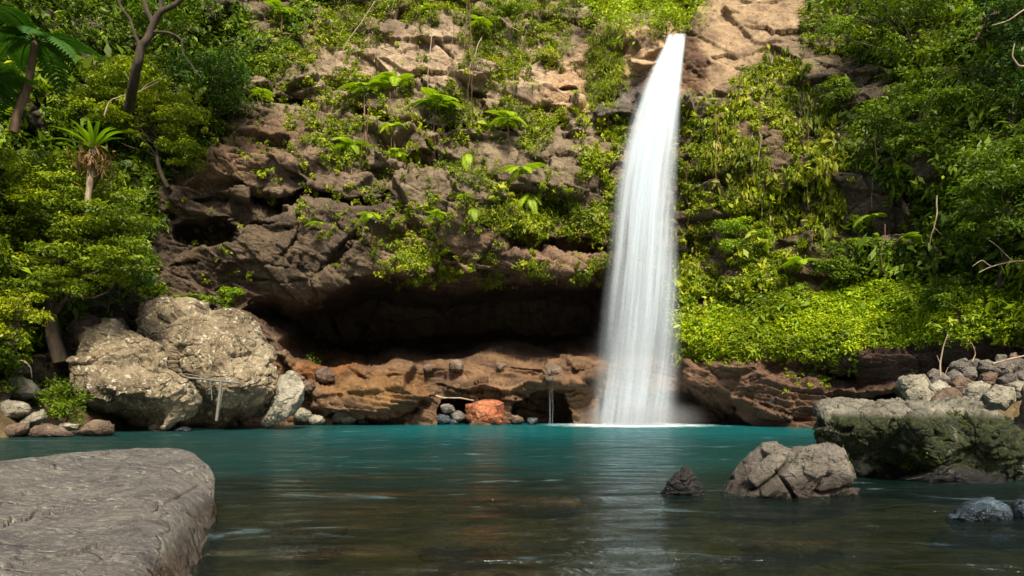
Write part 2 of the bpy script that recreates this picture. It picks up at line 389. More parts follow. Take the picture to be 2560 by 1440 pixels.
# shelf at the waterline: cavities, undercuts and the joint line between its slabs
rec([(1098, 992), (1130, 985), (1185, 998), (1180, 1075), (1090, 1075)], 3.2, 14)
rec([(1272, 1008), (1310, 985), (1345, 975), (1380, 972), (1420, 985), (1430, 1075), (1272, 1075)], 3.4, 14)
rec([(1660, 975), (1740, 990), (1800, 1010), (1850, 1038), (1900, 1066), (1900, 1090), (1500, 1090), (1500, 1000)], 3.0, 18)
rec([(2040, 1005), (2120, 1000), (2240, 975), (2260, 1000), (2120, 1016)], 2.0, 10)
rec([(2060, 925), (2130, 930), (2140, 948), (2070, 945)], 1.3, 8)
rec([(830, 1040), (900, 1050), (1000, 1035), (1050, 1010), (1060, 1025), (1000, 1062), (880, 1075), (830, 1075)], 1.1, 10)
D -= 1.6*sstep(0, 26, polydist([(735, 968), (800, 952), (960, 940), (1040, 945), (1092, 970), (1082, 1000), (1000, 1032), (900, 1050), (760, 1045)], wx, wy))
D -= 1.3*sstep(0, 26, polydist([(1085, 955), (1150, 935), (1300, 942), (1420, 925), (1500, 925), (1500, 990), (1400, 975), (1330, 978), (1280, 1000), (1190, 995), (1100, 985)], wx, wy))
D -= 1.2*sstep(0, 30, polydist([(1690, 890), (1900, 885), (1960, 930), (2100, 955), (2300, 950), (2300, 985), (2100, 1000), (2050, 1040), (1900, 1045), (1800, 1005), (1690, 975)], wx, wy))
D -= 1.2*sstep(0, 60, polydist([(520, 330), (620, 310), (840, 330), (900, 400), (760, 450), (600, 440), (500, 480), (440, 520), (400, 500), (470, 400)], wx, wy))
D -= 1.5*sstep(0, 40, polydist([(1550, 75), (1600, 55), (1665, 75), (1690, 110), (1640, 160), (1590, 210), (1560, 160)], wx, wy))
D -= .9*sstep(0, 30, polydist([(1350, 190), (1420, 170), (1470, 200), (1470, 270), (1400, 285), (1340, 250)], wx, wy))
D -= 1.2*sstep(0, 20, polydist([(1480, 275), (1540, 235), (1600, 230), (1600, 300), (1500, 300)], wx, wy))

P = W(GX, GY, D)
def grid_normals(P):
    dx = np.gradient(P, axis=1); dy = np.gradient(P, axis=0); return unit(np.cross(dx, dy))
def blur(A, k):
    for _ in range(k):
        A = (np.roll(A, 1, 0)+np.roll(A, -1, 0)+A*2)/4; A = (np.roll(A, 1, 1)+np.roll(A, -1, 1)+A*2)/4
    return A
N = grid_normals(P)
if N[len(gy)//2, len(gx)//2, 1] > 0: N = -N
Ns = unit(blur(N, 12)+np.array([0, -.35, 0]))
flat = P.reshape(-1, 3)
smooth_zone = sstep(-20, 40, polydist([(1735, 0), (2020, -60), (2030, 60), (1900, 155), (1830, 215), (1765, 255), (1755, 200), (1765, 150), (1730, 80)], GX, GY)).ravel()
shelf = sstep(885, 925, GY).ravel()*sstep(600, 720, GX).ravel()
cavez = sstep(-20, 20, polydist(CAVE, GX, GY)).ravel()
bankz = sstep(-60, 40, polydist([(1700, 760), (2600, 640), (2600, 850), (1700, 890)], GX, GY)).ravel()
lipz = sstep(-20, 30, polydist([(1550, 20), (1720, 20), (1720, 240), (1560, 240)], GX, GY)).ravel()
amp = (1-.62*smooth_zone)*(1-.7*bankz)*(1-.55*lipz)*(1-.30*shelf)*(1-.6*cavez)
def softb(A, k): return blur(A.reshape(GX.shape), k).ravel()
tiltm = flat.copy(); tiltm[:, 2] += .18*flat[:, 0]          # strata dip
disp = amp*1.15*softb(blocks(tiltm, (.16, .16, .30), 5, 1.2, .05, .08, .5, .15), 1)
disp += amp*.62*blocks(tiltm, (.36, .36, .62), 15, 1.5, .05, .10, .45, .25)
disp += amp*.13*blocks(tiltm, (1.0, 1.0, 1.7), 25, 1.6, .05, .55, .5, .2)
disp += amp*.035*blocks(tiltm, (3.2, 3.2, 6), 35, 1.4, .06, .6)
zz = tiltm[:, 2]*.30+.25*fbm(flat*.10, 2, 77)
saw = zz-np.floor(zz); disp += amp*.6*(saw**1.6-.4)*(.3+.7*vnoise(flat*.25, 9))
zz = tiltm[:, 2]*3.2+1.6*fbm(flat*.35, 3, 78); saw = zz-np.floor(zz)
disp += (.32*shelf+.03)*(saw-.5)*(.5+.7*vnoise(flat*.6, 19))
disp += .05*fbm(flat*.45, 3, 88)+.02*fbm(flat*3.1, 3, 90)
DIRV = unit(unit(np.array([0, 0, 3.0])-flat)*.75+Ns.reshape(-1, 3)*.5)
flat2 = flat+DIRV*disp[:, None]
P2 = flat2.reshape(P.shape); N2 = grid_normals(P2)
if N2[len(gy)//2, len(gx)//2, 1] > 0: N2 = -N2
# mean direction of the cliff at a coarse scale, used to seat plants
NS = unit(blur(N2, 6))

# rock and soil colour zones, darkened under dense plants so gaps look shaded
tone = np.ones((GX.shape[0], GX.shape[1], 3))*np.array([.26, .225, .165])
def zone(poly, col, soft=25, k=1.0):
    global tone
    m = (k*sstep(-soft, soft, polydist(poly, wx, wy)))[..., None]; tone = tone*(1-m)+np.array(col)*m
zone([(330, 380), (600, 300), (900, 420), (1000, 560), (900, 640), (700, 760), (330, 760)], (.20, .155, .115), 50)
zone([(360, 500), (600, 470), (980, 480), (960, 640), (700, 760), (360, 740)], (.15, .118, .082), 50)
zone([(520, 330), (700, 290), (860, 330), (620, 440), (460, 480)], (.30, .215, .15), 30)
zone([(960, 560), (1250, 560), (1530, 560), (1530, 700), (960, 690)], (.27, .19, .135), 40)
zone([(1735, -60), (2030, -60), (2030, 60), (1900, 155), (1830, 215), (1765, 255), (1755, 200), (1765, 150), (1730, 80)], (.47, .375, .27))
zone([(1340, 180), (1480, 120), (1480, 280), (1340, 280)], (.60, .46, .33))
zone([(800, 80), (1400, 60), (1340, 260), (850, 240)], (.52, .45, .37), 50)
zone([(1545, 60), (1690, 60), (1690, 150), (1600, 220), (1545, 200)], (.62, .48, .35))
zone([(1695, 75), (1740, 90), (1770, 150), (1765, 240), (1800, 260), (1700, 300), (1690, 200)], (.17, .10, .06), 12)
zone([(1480, 300), (1480, 270), (1560, 225), (1610, 200), (1600, 310)], (.17, .16, .16), 12)
zone([(1700, 235), (1790, 235), (1780, 290), (1700, 290)], (.40, .36, .34), 10)
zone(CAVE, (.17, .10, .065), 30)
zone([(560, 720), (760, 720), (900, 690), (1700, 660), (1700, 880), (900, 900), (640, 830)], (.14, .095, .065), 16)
zone([(600, 880), (870, 900), (1500, 880), (1700, 900), (1700, 1120), (600, 1120)], (.23, .145, .085), 12)
zone([(740, 905), (900, 890), (900, 945), (740, 945)], (.33, .15, .035), 20)
zone([(780, 935), (1060, 930), (1080, 985), (960, 1010), (800, 975)], (.30, .18, .07), 14)
zone([(1690, 870), (2560, 830), (3300, 800), (3300, 1120), (1690, 1120)], (.19, .115, .075), 10)
zone([(2150, 850), (2600, 820), (2600, 960), (2050, 960), (1930, 900)], (.13, .075, .055), 20)
zone([(-900, -900), (520, -900), (620, 150), (560, 330), (400, 480), (330, 760), (600, 900), (500, 1120), (-900, 1120)], (.075, .065, .035), 30)  # vegetated slopes: soil colour with the shade between leaves painted in
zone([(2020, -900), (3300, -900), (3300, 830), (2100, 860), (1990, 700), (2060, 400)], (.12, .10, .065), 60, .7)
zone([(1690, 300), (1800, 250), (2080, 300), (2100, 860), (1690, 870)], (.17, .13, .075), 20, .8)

i0 = np.arange(len(gy)-1)[:, None]*len(gx)+np.arange(len(gx)-1)[None]
Q = np.stack([i0, i0+len(gx), i0+len(gx)+1, i0+1], -1).reshape(-1, 4)
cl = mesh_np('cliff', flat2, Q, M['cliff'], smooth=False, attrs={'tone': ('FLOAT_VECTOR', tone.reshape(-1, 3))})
cliff = tag(link('cliff', cl), 'tall tan and brown basalt cliff with a dark cave at its foot', kind='structure')

def surf(px, py, back=False):
    i = np.clip(np.searchsorted(gx, px), 0, len(gx)-1); j = np.clip(np.searchsorted(gy, py), 0, len(gy)-1)
    return P2[j, i], NS[j, i]
def depth_at(px, py):
    p, n = surf(np.array([px]), np.array([py])); return float(p[0, 1])

# ------------------------------------------------------------------ ground, pool bed and the gorge slope added behind to cut sky light
gxx = np.linspace(-45, 45, 260); gyy = np.linspace(-12, 60, 240); AX, AY = np.meshgrid(gxx, gyy)
pp = np.stack([AX, AY, AX*0], -1)
bed = -.45-2.2*sstep(13, 24, AY)
left = -23.0+.0*AY
shoreL = sstep(1.0, 6.5, -(AX+13.6)+ .9*(AY-24)*0 + 0*AX)*sstep(21, 27, AY+.25*(-AX-13))   # left bank
bed = bed+shoreL*(3.6+.10*(AY-25))+sstep(0, 1, shoreL)*.4*fbm(pp*.5, 3, 4)
bed = np.where(shoreL > .99, bed+0, bed)
rb = np.exp(-(((AX-18.5)/5.2)**2+((AY-25)/4.2)**2)); bed = bed+rb*3.9
rb2 = sstep(8.5, 11.5, AX)*sstep(10.5, 13, AY); bed = bed+rb2*.8
bed = bed+.16*fbm(pp*.8, 4, 14)+.07*np.abs(fbm(pp*2.6, 3, 24))
i1 = np.arange(239)[:, None]*260+np.arange(259)[None]
gm = mesh_np('ground', np.stack([AX, AY, bed], -1).reshape(-1, 3), np.stack([i1, i1+1, i1+261, i1+260], -1).reshape(-1, 4), M['bed'], smooth=True)
tag(link('ground', gm), 'stony brown stream bed and banks', kind='structure')

th = np.radians(np.linspace(35, 325, 120)); hh = np.linspace(0, 1, 30); TH, HH = np.meshgrid(th, hh)  # unseen slope ring behind the camera, added to block light from the horizon
R = 30+22*HH+3*fbm(np.stack([TH*3, HH*3, HH*0], -1), 4, 51); R = R*(1+.35*(np.cos(TH) > 0)*np.cos(TH))
HX, HY, HZ = R*np.sin(TH), 6-R*np.cos(TH)*-1*(1), -2+HH*(25+6*fbm(np.stack([TH*2, HH*0, HH*0], -1), 3, 52))
HY = 6+R*np.cos(TH)
i2 = np.arange(29)[:, None]*120+np.arange(119)[None]
M['hill'] = leaf_mat('wooded_slope', [(0, (.02, .05, .008)), (1, (.05, .09, .012))], trans=0.0)
hm = mesh_np('sky_block_hills', np.stack([HX, HY, HZ], -1).reshape(-1, 3), np.stack([i2, i2+1, i2+121, i2+120], -1).reshape(-1, 4), M['hill'], smooth=True)
tag(link('sky_block_hills', hm), 'unseen wooded gorge sides downstream, added to block low sky light', kind='structure')

# ------------------------------------------------------------------ water
def water_mat():
    t = NT('pool_water'); P_ = t.pos()
    sp = t.n('ShaderNodeSeparateXYZ'); t.l(P_, sp.inputs[0])
    X, Y = sp.outputs[0], sp.outputs[1]
    nb = t.noise(t.pos((.6, 1.2, 1)), .5, 4)
    deep = t.step(t.math('ADD', Y, t.math('MULTIPLY', t.math('SUBTRACT', nb, .5), 6.0)), 6.0, 30)
    body = t.ramp(deep, [(0, (.014, .022, .010)), (.3, (.003, .028, .026)), (.6, (.002, .030, .029)), (.85, (.002, .048, .052)), (1, (.004, .082, .086))])
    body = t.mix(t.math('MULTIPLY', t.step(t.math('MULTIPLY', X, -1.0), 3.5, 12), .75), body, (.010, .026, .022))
    # waves: long soft ripples, finer ones on top
    w1 = t.noise(t.pos((.75, 2.0, 1)), 1.1, 6, .60, .9); w2 = t.noise(t.pos((1.0, 3.4, 1)), 4.2, 4, .55, .3); w3 = t.noise(t.pos((.4, .9, 1)), .5, 2)
    h = t.math('ADD', t.math('ADD', w1, t.math('MULTIPLY', w2, .12)), t.math('MULTIPLY', w3, .6))
    nrm = t.bump(h, .75, .34)
    # froth where the fall lands; pale flecks paint sky reflections on the ripples
    fx, fy = (1585-1280)*35.4/F, 35.4
    vx = t.math('MULTIPLY', t.math('SUBTRACT', X, fx), .29); vy = t.math('MULTIPLY', t.math('SUBTRACT', Y, fy), .40)
    r = t.math('POWER', t.math('ADD', t.math('MULTIPLY', vx, vx), t.math('MULTIPLY', vy, vy)), .5)
    fn = t.noise(t.pos((.8, 1.6, 1)), 1.6, 6, .7)
    foam = t.math('SUBTRACT', 1.0, t.step(t.math('ADD', r, t.math('MULTIPLY', t.math('SUBTRACT', fn, .5), 3.0)), .15, 1.45))
    sky_fleck = t.noise(t.pos((.34, 1.0, 1)), 1.3, 7, .70, 1.0)
    sky_fleck = t.math('MULTIPLY', t.step(sky_fleck, .58, .84), t.math('MULTIPLY', t.step(Y, 3, 9), .38))
    foam = t.math('MAXIMUM', foam, sky_fleck)
    dif = t.n('ShaderNodeBsdfDiffuse'); t.l(body, dif.inputs[0])
    tr = t.n('ShaderNodeBsdfTransparent'); tr.inputs[0].default_value = (.42, .48, .32, 1)
    under = t.n('ShaderNodeMixShader'); f = t.math('ADD', t.math('MULTIPLY', t.step(deep, 0.02, .38), .82), .16); t.l(f, under.inputs[0]); t.l(tr.outputs[0], under.inputs[1]); t.l(dif.outputs[0], under.inputs[2])
    gl = t.n('ShaderNodeBsdfGlossy'); gl.inputs['Roughness'].default_value = .085; gl.inputs[0].default_value = (.82, .94, 1, 1); t.l(nrm, gl.inputs['Normal'])
    fr = t.n('ShaderNodeFresnel', i_0=1.33); t.l(nrm, fr.inputs['Normal'])
    m = t.n('ShaderNodeMixShader'); t.l(t.math('MINIMUM', t.math('MULTIPLY', fr.outputs[0], 1.2), .9), m.inputs[0]); t.l(under.outputs[0], m.inputs[1]); t.l(gl.outputs[0], m.inputs[2])
    fd = t.n('ShaderNodeBsdfDiffuse'); t.l(t.mix(t.step(r, .9, 1.6), (.80, .86, .88), (.36, .58, .68)), fd.inputs[0])
    m2 = t.n('ShaderNodeMixShader'); t.l(foam, m2.inputs[0]); t.l(m.outputs[0], m2.inputs[1]); t.l(fd.outputs[0], m2.inputs[2])
    return t.done(m2.outputs[0])
M['water'] = water_mat()
wxs = np.linspace(-45, 45, 300); wys = np.concatenate([np.linspace(-10, 2, 10, endpoint=False), np.geomspace(2, 42, 360)])
UX, UY = np.meshgrid(wxs, wys)
UZ = .018*fbm(np.stack([UX*.55, UY*1.3, UX*0], -1), 3, 33)
i3 = np.arange(len(wys)-1)[:, None]*300+np.arange(299)[None]
wm = mesh_np('water', np.stack([UX, UY, UZ], -1).reshape(-1, 3), np.stack([i3, i3+1, i3+301, i3+300], -1).reshape(-1, 4), M['water'], smooth=True)
tag(link('water', wm), 'blue green plunge pool turning clear brown near the camera', kind='structure')

# ------------------------------------------------------------------ waterfall
def fall_mat():
    t = NT('falling_water'); a = t.attr('flow', 'Vector'); al = t.attr('alpha')
    mp = t.n('ShaderNodeMapping'); mp.inputs['Scale'].default_value = (1.9, .09, 1); t.l(a, mp.inputs[0])
    n1 = t.noise(mp.outputs[0], 1.0, 3, .5)
    mp2 = t.n('ShaderNodeMapping'); mp2.inputs['Scale'].default_value = (5.5, .10, 1); t.l(a, mp2.inputs[0])
    n2 = t.noise(mp2.outputs[0], 1.0, 3, .5)
    s = t.math('ADD', t.math('MULTIPLY', t.step(n1, .32, .66), .75), t.math('MULTIPLY', t.step(n2, .38, .66), .45))
    A = t.math('MULTIPLY', al, s)
    A = t.math('MINIMUM', A, .97)
    d = t.n('ShaderNodeBsdfDiffuse'); d.inputs[0].default_value = (.66, .73, .80, 1)
    tl = t.n('ShaderNodeBsdfTranslucent'); tl.inputs[0].default_value = (.66, .73, .80, 1)
    mm = t.n('ShaderNodeMixShader', i_0=.35); t.l(d.outputs[0], mm.inputs[1]); t.l(tl.outputs[0], mm.inputs[2])
    tr = t.n('ShaderNodeBsdfTransparent')
    m = t.n('ShaderNodeMixShader'); t.l(A, m.inputs[0]); t.l(tr.outputs[0], m.inputs[1]); t.l(mm.outputs[0], m.inputs[2])
    return t.done(m.outputs[0])
M['fall'] = fall_mat()
Lp = [(1672, 84), (1662, 110), (1640, 150), (1605, 220), (1580, 290), (1556, 370), (1542, 450), (1533, 540), (1526, 630), (1514, 720), (1503, 830), (1492, 930), (1484, 1000), (1478, 1066)]
Rp = [(1712, 84), (1710, 110), (1706, 150), (1701, 220), (1697, 290), (1694, 370), (1689, 450), (1687, 540), (1691, 630), (1696, 720), (1698, 830), (1694, 930), (1690, 1000), (1686, 1066)]
ys = np.linspace(84, 1068, 150); us = np.linspace(0, 1, 60)
lx = np.interp(ys, [p[1] for p in Lp], [p[0] for p in Lp]); rx = np.interp(ys, [p[1] for p in Rp], [p[0] for p in Rp])
fall = thing('waterfall', 'tall white waterfall dropping from the notch in the cliff into the pool', 'waterfall', tuple(W(1585, 1063, 35.4)))
for k in range(7):
    r = np.random.default_rng(100+k); sft = (k-3)/3.0
    U, Y_ = np.meshgrid(us, ys); s = (Y_-84)/(1068-84)
    l = lx[:, None]-4-14*s; rr = rx[:, None]+4+12*s
    a, b = (.0, 1.0) if k < 2 else sorted((r.uniform(0, .35), r.uniform(.65, 1)))
    pxx = l+(rr-l)*(a+(b-a)*U)
    Dd = 40.2-4.6*np.sqrt(s)-.0*s+ .30*sft*np.sqrt(s) - .9*np.sqrt(s)*np.sqrt(np.clip(1-(2*U-1)**2, 0, 1))*.6
    pos = W(pxx, Y_, Dd)
    fade = sstep(0, .24+.10*s, U)*sstep(0, .20+.10*s, 1-U)*sstep(0, .02, s+.012*np.sin(U*9+k))
    dens = np.interp(s, [0, .05, .3, .55, .8, 1], [1.0, 1.0, .62, .46, .37, .46])*(1 if k < 2 else .85)
    dens = dens*(1-.35*(k >= 2)*sstep(.35, .6, s))
    flow = np.stack([pos[..., 0]+k*7.7, pos[..., 2], np.full(U.shape, k*3.1)], -1)
    flow[..., 0] = (U*(2.2+1.6*s))+k*7.7
    i4 = np.arange(len(ys)-1)[:, None]*len(us)+np.arange(len(us)-1)[None]
    me = mesh_np('water_veil', pos.reshape(-1, 3)-np.array(fall.location), np.stack([i4, i4+len(us), i4+len(us)+1, i4+1], -1).reshape(-1, 4), M['fall'], smooth=True,
                 attrs={'flow': ('FLOAT_VECTOR', flow.reshape(-1, 3)), 'alpha': ('FLOAT', (fade*dens).ravel())})
    link('water_veil', me, fall)

def mist(name, label, c, rad, dens):
    t = NT(name+'_air'); tc = t.n('ShaderNodeTexCoord'); L_ = t.n('ShaderNodeVectorMath', operation='LENGTH'); t.l(tc.outputs['Object'], L_.inputs[0])
    g = t.math('SUBTRACT', 1.0, t.step(L_.outputs['Value'], .15, 1.0))
    v = t.n('ShaderNodeVolumePrincipled'); v.inputs['Color'].default_value = (.93, .96, 1, 1); t.l(t.math('MULTIPLY', g, dens), v.inputs['Density'])
    t.l(v.outputs[0], t.out.inputs['Volume'])
    u = np.linspace(0, 2*np.pi, 32, endpoint=False); w = np.linspace(0, np.pi, 17); U, V_ = np.meshgrid(u, w)
    ve = np.stack([np.sin(V_)*np.cos(U), np.sin(V_)*np.sin(U), np.cos(V_)], -1).reshape(-1, 3)
    i = np.arange(16)[:, None]*32; j = np.arange(32)[None]; q = np.stack([i+j, i+32+j, i+32+(j+1) % 32, i+(j+1) % 32], -1).reshape(-1, 4)
    o = link(name, mesh_np(name, ve, q, t.m)); o.location = c; o.scale = rad
    return tag(o, label, kind='stuff')
mist('mist', 'white spray where the waterfall hits the pool', tuple(W(1600, 1050, 34.9)), (3.8, 1.3, 1.4), .55)
mist('mist', 'faint spray drifting beside the lower waterfall', tuple(W(1590, 930, 35.4)), (3.2, 1.3, 4.2), .07)

class Leafy:
    def __init__(s): s.V, s.T, s.n = [], [], 0
    def put(s, c, nrm, L, tint, **kw):
        V, Q = leaves(c, nrm, L, **kw); s.V.append(V); s.T.append(np.broadcast_to(tint, (len(c),))); s.n += len(c)
    def mesh(s, name, mat, origin=(0, 0, 0)):
        V = np.concatenate(s.V)-np.array(origin); return mesh_np(name, V, np.arange(len(V)).reshape(-1, 4), mat, tint=np.concatenate(s.T))

# ------------------------------------------------------------------ rocks
def rock(name, label, cat, outline, D0, bulge, mat, thick=None, ctrl=None, group=None, amp=.06, bs=1.0, nth=220, nr=60, centre=None, seed=1, edge=.25, kind=None, extra=None, squash=2.0, facets=10):
    """solid with the given outline: own distance, own thickness, faceted relief all round"""
    poly = np.array(outline, float); c = poly.mean(0) if centre is None else np.array(centre, float)
    th = np.linspace(0, 2*np.pi, nth, endpoint=False); rr = np.zeros(nth)
    for k in range(len(poly)):
        a, b = poly[k]-c, poly[(k+1) % len(poly)]-c
        e = b-a; den = np.cos(th)*e[1]-np.sin(th)*e[0]
        t = (a[0]*e[1]-a[1]*e[0])/np.where(abs(den) < 1e-9, 1e-9, den)
        u = (a[0]*np.sin(th)-a[1]*np.cos(th))/np.where(abs(den) < 1e-9, 1e-9, den)
        ok = (t > 0) & (u >= -1e-6) & (u <= 1+1e-6); rr = np.where(ok & (t > rr), t, rr)
    size = (poly.max(0)-poly.min(0)).max()*D0/F
    thick = thick or size*.4
    w = np.sin(np.linspace(0, 1, nr+1)[1:]*np.pi/2)           # rings closer together near the rim
    def side(front):
        out = []
        for t in w:
            x = c[0]+t*rr*np.cos(th); y = c[1]+t*rr*np.sin(th)
            pr = (1-t**squash)**(1/squash)
            if front:
                d = (ctrl_f(x, y)+edge*(1-pr)) if ctrl_f else D0-bulge*pr+0*x
            else:
                d = (ctrl_f(x, y) if ctrl_f else D0+0*x)+edge*(1 if ctrl_f else 0)+thick*np.sqrt(1-t*t)
            out.append(W(x, y, d))
        return np.array(out)
    ctrl_f = TPS(ctrl) if ctrl else None
    fr = side(True); bk = side(False)
    df = ctrl_f(np.array([c[0]]), np.array([c[1]]))[0] if ctrl_f else D0-bulge
    db = df+edge+thick if ctrl_f else D0+thick
    V = [W(c[0], c[1], df)[None], fr.reshape(-1, 3), bk[:-1].reshape(-1, 3), W(c[0], c[1], db)[None]]
    V = np.concatenate(V); nb = 1+nr*nth
    j = np.arange(nth); j2 = (j+1) % nth; Qs, Ts = [], []
    Ts.append(np.stack([np.zeros(nth, int), 1+j, 1+j2], -1))
    for k in range(nr-1):
        a = 1+k*nth; b = a+nth; Qs.append(np.stack([a+j, b+j, b+j2, a+j2], -1))
    rows = [nb+k*nth for k in range(nr-1)]+[1+(nr-1)*nth]
    for k in range(nr-1):
        a, b = rows[k], rows[k+1]; Qs.append(np.stack([a+j, a+j2, b+j2, b+j], -1))
    last = len(V)-1; Ts.append(np.stack([np.full(nth, last), nb+j2, nb+j], -1))
    # normals from the radial direction of the solid
    ctr = V.mean(0); Qa = np.concatenate(Qs); nv = np.zeros_like(V)
    fn = np.cross(V[Qa[:, 2]]-V[Qa[:, 0]], V[Qa[:, 3]]-V[Qa[:, 1]])
    for k in range(4): np.add.at(nv, Qa[:, k], fn)
    nv = unit(nv); 
    if ((V-ctr)*nv).sum(-1).mean() < 0: nv = -nv
    g = V*bs
    if facets:                                                 # flat broken faces: the solid is cut by planes
        rf = np.random.default_rng(seed+1000); ext = V.max(0)-V.min(0)
        for k in range(facets):
            n_ = rf.normal(size=3)*np.array([1, 1, .8]); n_[1] = -abs(n_[1])*1.2 if k % 3 else n_[1]; n_ /= np.linalg.norm(n_)
            h_ = (V-ctr)@n_; lim = np.quantile(h_, rf.uniform(.86, .97)); q_ = np.maximum(0, h_-lim)*.85; V = V-np.array([n_[0]*.35, n_[1]*1.2, n_[2]*.35])*q_[:, None]
    rd = np.abs(fbm(g*.8+3, 4, seed+19)); dsp = amp*(.70*blocks(g, (.7, .7, .9), seed, 1.4, .12, .12)+.34*blocks(g, (2.2, 2.2, 2.8), seed+5, 1.3, .1, .25)+.10*blocks(g, (7, 7, 9), seed+6, 1.3, .1, .3)+.5*fbm(g*.55, 4, seed+9, .45)-.9*np.exp(-(rd/.06)**2)*.35+.10*fbm(g*7, 3, seed+13))
    if extra is not None: dsp = dsp+extra(V)
    V = V+nv*dsp[:, None]
    o0 = np.array([ctr[0], ctr[1], V[:, 2].min()])
    me = mesh_np(name, V-o0, Qa, mat, T=np.concatenate(Ts), smooth=False)
    # shade gently: smooth with sharp facets kept by geometry
    me.polygons.foreach_set('use_smooth', np.ones(len(me.polygons), bool)); me.update()
    o = link(name, me, None, tuple(o0))
    return tag(o, label, cat, group, kind)

# the big wet-edged slab in the left foreground
def cracks(lines, k=1.0):
    """narrow fissures cut into a rock along the given lines"""
    def f(V):
        x, y = V[:, 0], V[:, 1]; r = 0; wv = 14*fbm(V*1.6, 3, 5)
        px = 1280+x/y*F; py = HOR-(V[:, 2]-CAMH)/y*F
        for (ax, ay, bx, by, wd, dp) in lines:
            dx, dy = bx-ax, by-ay; t = np.clip(((px-ax)*dx+(py-ay)*dy)/(dx*dx+dy*dy), 0, 1)
            d = np.hypot(px-ax-t*dx, py-ay-t*dy+wv*k); r = r-dp*np.exp(-(d/wd)**2)
        return r
    return f
slab_cracks = cracks([(-60, 1348, 200, 1318, 6, .035), (200, 1318, 330, 1306, 5, .03), (330, 1306, 500, 1212, 4, .035), (-40, 1425, 200, 1420, 6, .03), (200, 1420, 330, 1330, 4, .02), (380, 1160, 500, 1186, 3, .03), (60, 1230, 260, 1215, 3, .02), (250, 1260, 420, 1235, 3, .02)], .25)
rock('slab_rock', 'large flat pinkish grey slab of rock rising from the water in the near left corner', 'rock',
     [(-260, 1210), (-120, 1170), (0, 1155), (110, 1142), (240, 1128), (330, 1120), (430, 1118), (490, 1135), (525, 1160), (540, 1195), (537, 1250), (545, 1310), (525, 1360), (500, 1420), (470, 1500), (400, 1600), (100, 1680), (-200, 1600), (-330, 1400)],
     7, 0, M['slab'], thick=1.3, ctrl=[(-260, 1210, 6.6), (0, 1160, 7.7), (240, 1128, 9.2), (430, 1120, 9.6), (520, 1160, 9.2), (540, 1200, 9.0), (490, 1205, 8.4), (540, 1310, 8.0), (440, 1310, 6.2), (500, 1400, 6.3), (330, 1400, 4.9), (200, 1440, 4.3), (0, 1300, 5.7), (200, 1250, 6.8), (0, 1440, 4.2), (400, 1600, 4.2), (100, 1680, 3.0), (-300, 1400, 4.2), (430, 1200, 8.0)],
     amp=.030, bs=1.3, nth=620, nr=230, edge=.10, centre=(130, 1380), seed=4, extra=slab_cracks, squash=7, facets=0)

rock('boulder', 'broad tan boulder patched with pale lichen, tallest on the left shore', 'boulder',
     [(322, 800), (345, 765), (400, 752), (470, 760), (520, 775), (560, 757), (600, 765), (630, 790), (655, 815), (662, 850), (690, 880), (705, 905), (715, 945), (712, 1000), (690, 1040), (640, 1062), (520, 1085), (400, 1085), (380, 1000), (330, 880)],
     32.6, 3.4, M['boulder'], thick=2.2, amp=.34, bs=.55, nth=460, nr=170, seed=21, squash=5, edge=.7, facets=9, centre=(530, 900),
     ctrl=[(400, 755, 32.6), (560, 760, 32.2), (470, 800, 30.9), (600, 800, 31.2), (400, 850, 30.9), (520, 870, 29.6), (640, 860, 30.8), (600, 940, 29.3), (480, 940, 30), (700, 930, 30.9), (550, 1000, 29.6), (620, 1000, 29.8), (600, 1040, 33), (520, 1045, 32.6), (670, 1045, 32.8), (440, 1000, 31.2), (560, 1080, 32)])
rock('boulder', 'tan boulder with a hollow shaded foot, in front of the tallest lichened boulder', 'boulder',
     [(166, 935), (190, 900), (205, 880), (208, 845), (240, 810), (265, 805), (310, 815), (350, 835), (395, 862), (425, 890), (440, 935), (470, 960), (490, 990), (505, 1020), (500, 1050), (480, 1075), (430, 1085), (300, 1090), (215, 1075), (190, 1010), (175, 965)],
     30.6, 3.0, M['boulder'], thick=1.8, amp=.34, bs=.6, nth=460, nr=170, seed=33, squash=5, edge=.7, facets=8, centre=(330, 950),
     ctrl=[(210, 850, 29.6), (265, 810, 29.8), (350, 840, 29.5), (430, 930, 28.6), (300, 890, 28.8), (225, 930, 28.6), (380, 980, 27.3), (250, 975, 27.7), (310, 985, 27.4), (300, 1030, 31.2), (235, 1038, 31.0), (390, 1040, 30.2), (455, 1000, 27.7), (470, 1060, 28.0), (330, 1080, 31.2), (180, 935, 29.2), (500, 1040, 28.6), (420, 1070, 28.5), (330, 930, 27.9)])
rock('boulder', 'pale grey rounded boulder lobe against the right foot of the tallest boulder', 'boulder',
     [(700, 940), (725, 930), (750, 945), (760, 968), (752, 1000), (735, 1030), (705, 1052), (670, 1068), (640, 1075), (625, 1060), (660, 1040), (690, 1000), (696, 965)],
     31.2, 1.2, M['pale'], thick=1.2, amp=.14, bs=.8, nth=200, seed=8)
rock('boulder', 'dull olive brown boulder wedged behind the left shore boulders', 'boulder',
     [(95, 830), (140, 785), (170, 765), (210, 775), (250, 795), (300, 800), (330, 830), (320, 880), (220, 900), (150, 890), (100, 870)], 33.2, 2.2, M['brown'], thick=1.5, amp=.22, bs=.6, seed=12)
rock('boulder', 'jagged grey boulder high under the trees above the left shore', 'boulder',
     [(150, 735), (180, 715), (230, 705), (265, 712), (287, 745), (280, 770), (255, 765), (240, 790), (190, 775), (155, 765)], 34.0, 1.6, M['grey'], thick=1.2, amp=.2, bs=.8, seed=14)
rock('boulder', 'low dark mossy boulder behind the shrub on the left bank', 'boulder',
     [(-20, 900), (30, 888), (70, 900), (80, 935), (40, 950), (-20, 945)], 29, 1.2, M['mossy'], thick=1, amp=.12, bs=.8, seed=15)
